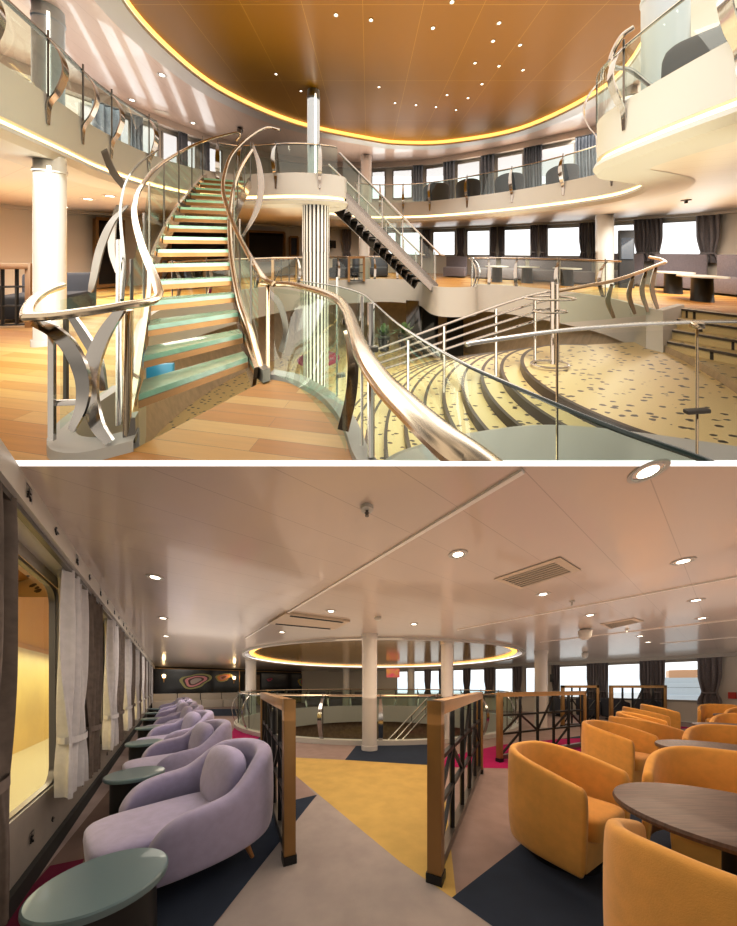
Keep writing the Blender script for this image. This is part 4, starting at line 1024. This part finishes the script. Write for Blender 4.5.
# ------------------------------------------------------------------ near railing
nr = thing('near_railing', 'thick polished handrail with glass panels curving along the near deck edge', 'railing', (-.3, 1.9, 0))
rail([(262, 283, 2.7), (276, 284, 2.58), (291, 284.5, 2.42), (315, 290, 2.09), (335, 298, 1.74), (346, 309, 1.42), (353, 328, 1.07), (362, 352, .80), (382, 382, .634), (410, 410, .523), (443, 440, .44), (473, 462, .398), (500, 484, .37)], .0265, 'handrail', 'steel_warm', nr, 8, 14, 'edge')
ga = catmull([on(*p) for p in ((300, 281, 2.42), (335, 286, 2.15), (360, 293, 1.9), (374, 303, 1.63), (393, 320, 1.25), (416, 336, 1.02), (457, 360, .785), (490, 376, .686), (600, 423, .50), (704, 460, .41), (790, 500, .36))], 5)
MB().strip(ga, [Vector((p.x, p.y, .04)) for p in ga]).build('glass_panel', M['glassgreen'], nr, clip='edge', cap=False)
MB().tube(ga, .005, 6).build('glass_edge', M['glassedge'], nr, clip='edge')
gb = catmull([on(*p) for p in ((274, 288, 2.6), (291, 290, 2.45), (315, 296, 2.12), (337, 305, 1.78), (346, 313, 1.6))], 5)
MB().strip(gb, [Vector((p.x, p.y, .05)) for p in gb]).build('glass_panel', M['glassgreen'], nr, clip='edge', cap=False)
for x, y0, y1, Y, rr in ((337, 277, 396, 2.2, .009), (371, 303, 455, 1.56, .022), (362, 296, 445, 1.62, .009)):
    MB().tube([on(x, y0, Y), on(x, y1, Y)], rr, 10).build('post', M['steel'], nr)
for x, y, Y in ((341, 375, 2.15), (372, 349, 1.52), (348, 321, 1.6)): MB().box(tuple(on(x, y, Y)), (.07, .03, .035), .3, .008).build('glass_clamp', M['steel_dark'], nr)
MB().sweep(catmull([on(*p) for p in ((349, 330, 1.75), (353, 360, 1.72), (351, 395, 1.7), (343, 430, 1.68))], 5), [(-.035, -.006), (.035, -.006), (.035, .006), (-.035, .006)], (0, 1, 0)).build('post', M['steel_warm'], nr)
MB().sweep(catmull([on(*p) for p in ((268, 292, 2.8), (280, 305, 2.8), (286, 330, 2.8), (281, 352, 2.8))], 5), [(-.03, -.006), (.03, -.006), (.03, .006), (-.03, .006)], (0, 1, 0)).build('post', M['steel_dark'], nr)
br = thing('bar_railing', 'straight steel top bar with clear glass panels before the speckled platform', 'railing', on(557, 331, 1.05))
MB().tube(catmull([on(*p) for p in ((466, 345, .985), (480, 342, 1.0), (557, 331, 1.08), (630, 325, 1.14), (690, 322, 1.18))], 5), .0085, 10).build('handrail', M['steel'], br)
MB().tube([on(694, 322, 1.18), on(760, 321, 1.25)], .0085, 10).build('handrail', M['steel'], br)
MB().box(tuple(on(697, 325, 1.17)), (.05, .03, .03), .2, .006).build('joint', M['steel_warm'], br)
for x, y0, Y in ((557, 332, 1.09), (697, 326, 1.18)): MB().tube([on(x, y0, Y), on(x, 459.5, Y)], .0045, 8).build('post', M['steel_warm'], br)
MB().box(tuple(on(697, 411, 1.17)), (.115, .02, .018), .1, .005).build('glass_clamp', M['nosing'], br)
a = [on(557, 336, 1.09), on(697, 328, 1.18), on(760, 327, 1.25)]; MB().strip(a, [Vector((p.x, p.y, .0)) for p in a]).build('glass_panel', M['glassclear'], br, clip='edge', cap=False)

# ------------------------------------------------------------------ second staircase
s2 = thing('side_staircase', 'straight steel staircase with glass sides descending from the round landing', 'staircase', (-.6, 7.5, ZU))
A, B = Vector((-.72, 7.55, ZU)), Vector((2.25, 8.95, .1)); d = B - A; w = Vector((-.4, .9, 0)).normalized() * 1.1
for k in range(15):
    p = A + d * ((k + .5) / 15); q = d.copy(); q.z = 0; q = q / 15 * .55
    MB().prism([p - q, p + q, p + q + w, p - q + w], p.z - .06, p.z).build('tread', M['steel_dark'], s2)
for o in (Vector(), w):
    MB().sweep([A + o + Vector((0, 0, -.1)), B + o + Vector((0, 0, -.1))], [(-.02, -.22), (.02, -.22), (.02, .12), (-.02, .12)]).build('stringer', M['steel_grey'], s2)
    z1, z2 = Vector((0, 0, .1)), Vector((0, 0, .98)); MB().face([A + o + z1, B + o + z1, B + o + z2, A + o + z2]).build('glass_panel', M['glassgreen'], s2)
    MB().tube([A + o + Vector((-.1, -.04, 1.06)), B + o + Vector((.15, .05, 1.0)), B + o + Vector((.3, .1, .97))], .03, 10).build('handrail', M['steel'], s2)
    for k in (.15, .38, .6, .82, .98): p = A + d * k + o; MB().tube([p + Vector((0, 0, -.2)), p + Vector((0, 0, 1.03))], .018, 8).build('post', M['steel'], s2)

# railings of the rings
NUR = len(UR)
def piece(path, y0=None, pred=None): return [p for p in path if pred(p)]
glass_rail('glass_railing', [p for p in UR[:22]], ZF - .05, 4.02, 'upper deck glass railing with curved steel blades along the white left fascia', every=4, rail_r=.03, zgb=ZF, rail_m='rail_dark')
pod = [p for p in UR[28:47]]
glass_rail('glass_railing', pod, ZF - .05, 4.02, 'glass railing round the landing above the striped column', every=5, zgb=ZF)
far = [p for p in UR[68:105]]
glass_rail('glass_railing', far, ZF - .05, 4.02, 'upper glass railing along the far white balcony below the curtains', every=4, zgb=ZF)
bal = [p for p in UR[116:136]]
glass_rail('glass_railing', bal, ZF - .05, 4.02, 'glass railing on the large white balcony, steel blade at its rounded tip', every=7, zgb=ZF, rail_r=.02)
cr = thing('rail_scroll', 'looped steel handrail end at the rounded balcony tip', 'railing', Vector((3.45, 4.2, ZF)))
MB().tube(catmull([on(*p) for p in ((634, 27, 3.5), (622, 36, 3.6), (613, 52, 3.7), (611, 64, 3.75), (617, 68, 3.8), (630, 70, 3.85), (648, 84, 3.9), (654, 88, 3.95))], 6), .03, 10).build('handrail', M['steel'], cr)
mid1 = [p for p in MR[24:58]]; mid2 = [p for p in MR[78:106]]
glass_rail('glass_railing', mid1, .05, .98, 'middle deck glass railing behind the grand staircase and striped column', every=5)
glass_rail('glass_railing', mid2, .05, .98, 'middle deck glass railing before the sofas, ending by the speckled steps', every=5)
# wood rail end at the right of the middle ring
# handrails running down the curved steps
hr = thing('step_handrail', 'set of parallel steel tubes on posts running down the curved speckled steps', 'railing', on(552, 365, 4.7))
for dy, Y in ((0, 4.7), (9, 4.7), (18, 4.75), (27, 4.8)):
    rail([(556, 290 + dy * .9, 4.75), (525, 297 + dy, 4.7), (480, 312 + dy * .95, 4.7), (430, 330 + dy * .9, 4.75), (378, 349 + dy * .8, 4.8)], .02, 'handrail', 'steel', hr, 5, 8)
for x, y0, y1 in ((552.5, 282, 366), (557, 284, 362), (535, 300, 365), (496, 309, 375), (444, 326, 392), (408, 340, 400)):
    MB().tube([on(x, y0, 4.7), on(x, y1, 4.75)], .035 if x > 550 else .025, 10).build('post', M['steel'], hr)
for dy, w_ in ((0, 24), (13, 16), (84, 18)):
    c = on(550, 298 + dy if dy < 50 else 364, 4.6); rx = w_ * 4.6 / F
    MB().tube([(c.x + rx * math.cos(2 * PI * i / 24), c.y + rx * .5 * math.sin(2 * PI * i / 24), c.z) for i in range(24)], .018, 8, closed=True).build('rail_loop', M['steel'], hr)
rail([(557, 291, 4.75), (585, 286, 4.9), (612, 281, 5.1), (640, 272, 5.3), (660, 264, 5.45), (665, 262, 5.5), (660, 259, 5.7), (650, 257, 6.0)], .032, 'handrail', 'steel_warm', hr, 6, 10)
for x, y0, y1, Y in ((612, 284, 318, 5.1), (633, 276, 314, 5.25), (646, 270, 312, 5.4), (656, 266, 310, 5.45)):
    blade([(x, y0, Y), (x - 4, (y0 + y1) / 2, Y), (x + 2, y1, Y)], (.05, .09), 'post', 'steel', parent=hr)
a = [on(560, 296, 4.8), on(612, 286, 5.1), on(657, 268, 5.5)]; MB().strip(a, [Vector((p.x, p.y, -.05)) for p in a]).build('glass_panel', M['glassgreen'], hr)

# ------------------------------------------------------------------ furniture of the atrium
def usofa(cx, cy, w, rot, label, back=.95, seat=.46, m='sofa', z=0., d=.75, group='grey sofas of the middle deck'):
    r = thing('sofa', label, 'sofa', (cx, cy, z), group); c, s = math.cos(rot), math.sin(rot)
    MB().box((cx, cy, z + seat / 2 + .03), (w, d, seat - .06), rot, .04).build('seat', M[m], r)
    MB().box((cx - s * (d / 2 - .05), cy + c * (d / 2 - .05), z + (back + .1) / 2), (w, .2, back - .1), rot, .05).build('backrest', M[m], r)
    return r
for i, (px, Yd) in enumerate(((460, 1.0), (486, 1.0), (512, 1.0), (539, 1.0), (569, .95))):
    p = hit(WM, px); n = -Vector((p.x, p.y, 0)).normalized(); q = p + Vector((-.45, -.89, 0)) * 1.5
    usofa(q.x, q.y, .94, -.50, 'grey-mauve sofa section under the middle deck windows, %s from the side staircase' % ['first', 'second', 'third', 'fourth', 'fifth'][i])
for (x, y, w, rot, lab) in ((9.25, 9.75, 1.0, -.75, 'grey-mauve sofa section beside the white column'), (10.0, 8.72, 1.15, -.95, 'grey-mauve sofa section behind the pair of cream tables'), (10.1, 7.25, 1.2, -1.3, 'large grey-mauve corner sofa under the round picture'), (9.95, 5.95, 1.15, -1.6, 'grey-mauve sofa end nearest the speckled steps')):
    usofa(x, y, w, rot, lab, 1.12, .5)
def ctable(p, r, h, label):
    t = thing('cocktail_table', label, 'table', p, 'cream tables before the grey sofas')
    MB().lathe([(r, h - .03), (r, h)], c=p, n=28).build('table_top', M['tablewhite'], t)
    MB().lathe([(r * .45, 0), (r * .42, h - .03)], c=p, n=20).build('pedestal', M['black'], t)
for i, (px, py, Y) in enumerate(((497, 264, 10.6), (527, 265, 10.3), (567, 267, 9.5), (673, 269, 7.8), (702, 274, 6.6))):
    p = on(px, py, Y); h = p.z; p.z = 0
    ctable(p, .42, .62, 'cream table with black pedestal before the grey sofas, %s' % ['first from the side staircase', 'second from the side staircase', 'third from the side staircase', 'larger one by the curved sofa', 'largest one nearest the speckled steps'][i])
tot = on(626, 258, 8.9); tot.z = 0; r = thing('information_totem', 'tall dark information totem beside the white column', 'totem', tot)
MB().box((tot.x, tot.y, .95), (.42, .1, 1.9), -.2, .02).build('casing', M['black'], r); MB().box((tot.x - .01, tot.y - .056, 1.3), (.34, .01, .7), -.2).build('screen', mat('totem_screen', (.05, .07, .1), .1), r)
p = on(735, 232, 9.0); r = thing('round_picture', 'round blue and orange artwork on the wall above the corner sofa', 'picture', p)
MB().tube([(p.x - .05 + .36 * 0, p.y + .0, p.z), (p.x + .02, p.y + .04, p.z)], .5, 28, flat=1.2).build('picture_disc', mat('round_art', (.55, .2, .08), .5, col2=(.06, .12, .3), nscale=4), r)
udark = None
for i, (px, py, w) in enumerate(((436, 190, 28), (468, 192, 26), (509, 187, 30), (562, 181, 32))):
    wq = hit(WU, px); p = wq - wq.normalized() * .75; Y = p.y; s = w * Y / F * .92
    r = thing('lounge_chair', 'dark rounded armchair behind the far upper railing, %s' % ['first from the thin column', 'second from the thin column', 'third from the thin column', 'last before the balcony'][i], 'armchair', (p.x, p.y, ZU), 'dark armchairs on the upper deck')
    P = [(p.x + s / 2 * math.sin(a), p.y - s * .42 * math.cos(a)) for a in [(-2.3 + 4.6 * j / 24) for j in range(25)]]
    P = [Vector((x, y, 0)) for x, y in P]
    MB().shell([Vector((v.x, v.y, 0)) for v in P], lambda u: ZU + 1.15 - .25 * u * u, lambda u: .12, ZU + .05, ZU + .4, .04).build('shell', M['darkchair'], r, sub=1, ang=180)
    MB().sup((p.x, p.y, ZU + .42), (s * .7, s * .7, .2)).build('seat_cushion', M['darkchair'], r)
p = on(738, 38, 3.1); r = thing('sofa', 'dark sofa behind the balcony glass at the top corner', 'sofa', (p.x, p.y, ZU))
MB().sup((p.x, p.y + .3, ZU + .5), (1.0, .7, .9), .6).build('seat', M['darkchair'], r, ang=180); MB().sup((p.x + .55, p.y + .4, ZU + .85), (.7, .4, 1.1), .9).build('backrest', M['darkchair'], r, ang=180)
# panels and frames on the far left of the middle deck
def wall_panel(px0, px1, z0, z1, label, off=.25, m='blackpanel', frame=True):
    a, b = hit(WM, px0), hit(WM, px1); n = -((a + b) / 2).normalized() * off; a, b = a + n, b + n
    r = thing('media_panel', label, 'panel', (a + b) / 2)
    MB().face([(a.x, a.y, z0), (b.x, b.y, z0), (b.x, b.y, z1), (a.x, a.y, z1)]).build('panel', M[m], r)
    if frame:
        f = MB(); e = -n * -.02
        for z in (z0, z1): f.bar((a.x, a.y, z), (b.x, b.y, z), .1, .1)
        for q in (a, b): f.bar((q.x, q.y, z0), (q.x, q.y, z1), .1, .1)
        f.build('panel_frame', M['gold'], r)
wall_panel(96, 122, .1, 2.25, 'tall black panel in a bronze frame behind the stair foot')
wall_panel(170, 226, .1, 2.15, 'wide black panel in a bronze frame seen through the stair treads')
wall_panel(248, 284, .75, 2.1, 'black screen in a bronze frame between staircase and striped column')
wall_panel(290, 298, .95, 1.9, 'narrow dark blue poster between black screen and striped column', m='darkchair')
wall_panel(329, 336, 1.35, 1.75, 'small framed picture on the far wall beyond the striped column', frame=False, m='blackpanel')
def upart(px0, px1, py, Y, label, n=3, h=1.0):
    a, b = on(px0, py, Y), on(px1, py, Y * 1.02); a.z = b.z = 0
    r = thing('lattice_partition', label, 'partition', a, 'bronze partitions of the middle deck'); L = b - a
    for q in (a, b): MB().box((q.x, q.y, h / 2), (.09, .09, h), 0).build('post', M['gold'], r)
    MB().bar((a.x, a.y, h - .04), (b.x, b.y, h - .04), .09, .09).build('top_rail', M['gold'], r)
    g = MB()
    for k in range(1, n): q = a + L * (k / n); g.bar((q.x, q.y, .05), (q.x, q.y, h - .08), .03, .03)
    for z in (.05, .35, .66): g.bar((a.x, a.y, z), (b.x, b.y, z), .03, .03)
    g.bar((a.x, a.y, .05), (a.x + L.x / n, a.y + L.y / n, .66), .025, .025)
    g.build('lattice', M['black'], r)
upart(273, 297, 250, 9.6, 'bronze partition left of the striped column', 3)
upart(349, 364, 250, 10.6, 'bronze partition beyond the striped column by the thin column', 3)
upart(160, 205, 252, 9.0, 'bronze partition glimpsed between the stair treads', 4)
upart(-12, 31, 265, 4.3, 'oak-topped black partition behind the white column at the picture edge', 3, 1.03)
usofa(-6.0, 5.0, 1.1, .2, 'dark grey sofa behind the oak-topped partition', .8, .45, 'darkchair', group=None)
for i, (x, y) in enumerate(((-1.3, 12.2), (-.4, 12.6), (.5, 12.7))):
    usofa(x, y, .8, -.1, 'dark seat behind the far bronze partition, %s' % ['nearest the striped column', 'middle one', 'farthest right of the three'][i], .85, .45, 'darkchair', group='dark seats beyond the striped column')
# plants in the lower lobby
for i, (px, Y) in enumerate(((384, 9.3), (404, 9.6))):
    p = on(px, 320, Y); r = thing('potted_plant', 'leafy green plant in the dark lower lobby, %s' % ['nearer the striped column', 'below the side staircase'][i], 'plant', (p.x, p.y, -2.2), 'plants in the lower lobby')
    mb = MB(); rnd = random.Random(i)
    for k in range(70):
        a, e, l = rnd.uniform(0, 2 * PI), rnd.uniform(.2, 1.4), rnd.uniform(.22, .5); c = Vector((p.x, p.y, -1.75))
        t = c + Vector((math.cos(a) * math.cos(e), math.sin(a) * math.cos(e), math.sin(e))) * l; s_ = Vector((-math.sin(a), math.cos(a), 0)) * .06
        mb.face([c.lerp(t, .4), c.lerp(t, .75) + s_, t, c.lerp(t, .75) - s_])
    mb.build('leaves', M['leaf'], r); MB().lathe([(.16, -2.2), (.22, -1.75)], c=(p.x, p.y, 0), n=16).build('pot', M['black'], r)
for i, (px, m, zz) in enumerate(((414, 'blackpanel', 0), (430, 'blackpanel', 0), (455, 'dark', 0))):
    p = on(px, 315, 10.4); tag(MB().box((p.x, p.y, -1.75), (.6, .1, 2.1), -.2).build('lobby_door', M[m]), 'dark door leaf in the lower lobby, %s' % ['beside the plants', 'under the landing', 'behind the step handrail'][i], 'door', 'dark doors of the lower lobby')
# lower display glimpsed under the stair
p = on(160, 372, 3.6); tag(MB().box(tuple(p), (.34, .05, .22), .1, .005).build('display_board', mat('teal_display', (.03, .22, .32), .4, emit=(.05, .35, .5), es=.3)), 'small teal display under the lowest stair treads', 'display')

# ceiling lights of the atrium
def cup(px, py, z): Y = (z - EYE) * F / (250 - py); return Vector(((px - CX) * Y / F, Y, z))
gl_ = [(336, 15), (371, 20), (433, 28), (452, 2), (493, 41), (475, 63), (482, 84), (379, 87), (395, 103), (416, 105), (447, 95), (436, 107), (456, 110), (468, 98), (276, 74), (301, 91), (520, 45), (499, 66), (523, 70), (499, 23)]
for i, (x, y) in enumerate(gl_):
    downlight(cup(x, y, ZG - .002), .045, 'small round spotlight in the gold oval ceiling', 'spotlights of the gold oval ceiling')
for i, ((x, y), d) in enumerate(zip(((162, 75), (132, 100), (193, 123), (122, 110)), ('nearest the gold oval', 'above the stair railing', 'over the stair head', 'smallest by the upper windows'))):
    downlight(cup(x, y, ZC), .1, 'white round downlight in the beige upper ceiling, ' + d, 'downlights of the beige upper ceiling')
for (x, y, lab) in ((88, 199, 'flat light in the cream soffit beyond the white column'), (64, 207, 'small flat light in the cream soffit by the column'), (110, 196, 'flat light in the cream soffit nearer the stair')):
    downlight(cup(x, y, ZS - .057), .14, lab, None)
p = cup(686, 200, ZS - .057); r = thing('sprinkler', 'round sprinkler plate below the large balcony', 'sprinkler', p); MB().lathe([(.09, 0), (.09, -.02), (.03, -.03), (.03, -.08)], c=p, n=16).build('head', M['steel_dark'], r)
p = cup(240, 128, ZC); r = thing('dome_camera', 'dark dome camera near the head of the grand staircase', 'camera', p); MB().lathe([(.08, 0), (.1, -.08), (.06, -.2)], c=p, n=16).build('dome', M['steel_dark'], r)
q = [cup(x, y, ZC - .01) for x, y in ((152, 109), (168, 112), (172, 116), (156, 113))]; r = thing('ceiling_vent', 'small vent in the beige upper ceiling over the stair railing', 'vent', q[0]); MB().face(q).build('vent_frame', M['vent'], r)
WORLD = 1.0; EXPO = 0.22; BEHIND = (.95, .86, .74)
RK = 0.0
for i, (x, y, e) in enumerate(((-.6, 2.3, 16), (1.5, 2.6, 20), (-2.6, 4.6, 20), (1.2, 4.2, 16), (4.6, 4.4, 24), (7, 6.3, 22), (-5.5, 8.5, 22), (0, 6.2, 10), (-8.5, 12.5, 24), (6.5, 9.5, 14))):
    lamp('ceiling_lamp', 'AREA', (x, y, CEIL - .03), e * (1.2 if x < 0 else 1.0), (1, .90, .78) if x < 0 else (1, .79, .58), 1.4)
lamp('ceiling_lamp', 'AREA', (0, 10.4, CEIL - .05), 110, (1, .86, .68), 7)
for n_, z_ in ((.55, 1.8), (3.9, 1.78)): lamp('sconce_lamp', 'POINT', ep(n_, z_, .3), 4, (1, .75, .45), .06)
lamp('ceiling_lamp', 'AREA', (0, 10.4, -.9), 60, (1, .8, .55), 4)
lamp('promenade_fill', 'AREA', wp(5, -.8, 1.9), 110, (1, .9, .62), 12, (0, 0, WROT), .8)  # unseen fill added to brighten the promenade wall
lamp('upward_fill', 'AREA', (2.2, 3.6, 1.0), 50, (1, .80, .64), 7, (PI, 0, 0), 4.5)  # unseen upward fills, added to lighten the lounge ceiling
lamp('upward_fill', 'AREA', wp(7.5, 2.0, 1.0), 52, (1, .92, .84), 9, (PI, 0, WROT), 2.6)
lamp('upward_fill', 'AREA', (7.5, 7.5, 1.0), 34, (1, .92, .84), 5, (PI, 0, .3), 5)
lamp('upward_fill', 'AREA', (.4, 10.3, 1.0), 60, (1, .88, .7), 7, (PI, 0, .3), 7)
RK = RAKE
W1 = (1, .95, .87)
for x, y, z, e, sz in ((-3.4, 2.6, 2.3, 50, 2), (-1.0, 2.2, 4.2, 60, 2), (1.6, 2.4, 4.2, 60, 2), (-6.5, 5.5, 2.3, 150, 3), (-3.5, 9.5, 2.3, 80, 3), (0, 12.4, 2.3, 70, 2), (5.5, 10.6, 2.3, 70, 2), (8.5, 7.2, 2.3, 100, 3), (1.2, 5.4, 5.25, 400, 8), (-7, 6, 5.1, 70, 3), (7.5, 8, 5.1, 80, 3)):  # second and third are unseen fills added to brighten the foreground
    lamp('ceiling_lamp', 'AREA', (x, y, z), e, W1, sz)
lamp('lobby_lamp', 'AREA', (.5, 8.2, -1.0), 60, (1, .85, .6), 4)
lamp('upward_fill', 'AREA', (1, 6.5, 1.6), 260, (1, .9, .7), 8, (PI, 0, 0), 7)  # upward fills of the atrium, added to lighten its ceilings and soffits
lamp('upward_fill', 'AREA', (-6.4, 6.4, 3.3), 180, (1, .92, .84), 4.4, (PI, 0, 0), 8)
lamp('upward_fill', 'AREA', (7.5, 8.6, 3.3), 220, (1, .94, .88), 4.4, (PI, 0, 0), 7)
lamp('upward_fill', 'AREA', (2, 11.6, 3.3), 130, (1, .94, .88), 7, (PI, 0, 0), 2)
lamp('upward_fill', 'AREA', (-6.5, 5.5, 1.2), 90, W1, 4, (PI, 0, 0), 6)
lamp('upward_fill', 'AREA', (8, 7.2, 1.2), 80, W1, 3, (PI, 0, 0), 5)
# =================================================================== light, sky, camera
w = bpy.data.worlds.new('World'); bpy.context.scene.world = w; w.use_nodes = True
nt = w.node_tree; bg = nt.nodes['Background']; bg.inputs[1].default_value = WORLD
tc = nt.nodes.new('ShaderNodeTexCoord'); sx = nt.nodes.new('ShaderNodeSeparateXYZ'); nt.links.new(tc.outputs['Generated'], sx.inputs[0])
rp = nt.nodes.new('ShaderNodeValToRGB'); nt.links.new(sx.outputs[2], rp.inputs[0])
e = rp.color_ramp.elements
e[0].position = .0; e[0].color = (.95, 1.08, 1.18, 1); e[1].position = .06; e[1].color = (1.35, 1.35, 1.35, 1)
# bright daylight ahead beyond the windows, made-up warm and dark blotches behind for reflections
sy = nt.nodes.new('ShaderNodeMapRange'); sy.inputs[1].default_value = .0; sy.inputs[2].default_value = .25; nt.links.new(sx.outputs[1], sy.inputs[0])
mxw = nt.nodes.new('ShaderNodeMix'); mxw.data_type = 'RGBA'; mxw.inputs[6].default_value = (*BEHIND, 1)
nzw = nt.nodes.new('ShaderNodeTexNoise'); nzw.inputs['Scale'].default_value = 3.2; nzw.inputs['Detail'].default_value = 3; nt.links.new(tc.outputs['Generated'], nzw.inputs['Vector'])
rw = nt.nodes.new('ShaderNodeValToRGB'); rw.color_ramp.elements[0].position = .42; rw.color_ramp.elements[0].color = (.05, .042, .035, 1); rw.color_ramp.elements[1].position = .60; rw.color_ramp.elements[1].color = (*BEHIND, 1)
nt.links.new(nzw.outputs[0], rw.inputs[0]); nt.links.new(rw.outputs[0], mxw.inputs[6])
nt.links.new(sy.outputs[0], mxw.inputs[0]); nt.links.new(rp.outputs[0], mxw.inputs[7]); nt.links.new(mxw.outputs[2], bg.inputs[0])
cam = bpy.data.cameras.new('camera'); co = bpy.data.objects.new('camera', cam); C.objects.link(co)
co.location = (0, 0, EYE); co.rotation_euler = (PI / 2, 0, 0)
cam.sensor_fit = 'VERTICAL'; cam.sensor_height = 36; cam.lens = 36 * F / 926
cam.shift_x = 0.0; cam.shift_y = (685 - 463) / 926
cam.clip_start = .02; cam.clip_end = 800
s = bpy.context.scene; s.camera = co
s.view_settings.view_transform = 'Standard'; s.view_settings.look = 'None'; s.view_settings.exposure = EXPO; s.view_settings.gamma = 1.0
s.cycles.max_bounces = 8; s.cycles.transparent_max_bounces = 24; s.cycles.glossy_bounces = 4; s.cycles.diffuse_bounces = 4
s.cycles.sample_clamp_indirect = 6; s.cycles.use_denoising = True; s.cycles.caustics_reflective = False; s.cycles.caustics_refractive = False

vs = s.view_settings; vs.use_curve_mapping = True
cv = vs.curve_mapping.curves[3]; cv.points.new(.22, .19); cv.points.new(.72, .75); vs.curve_mapping.update()
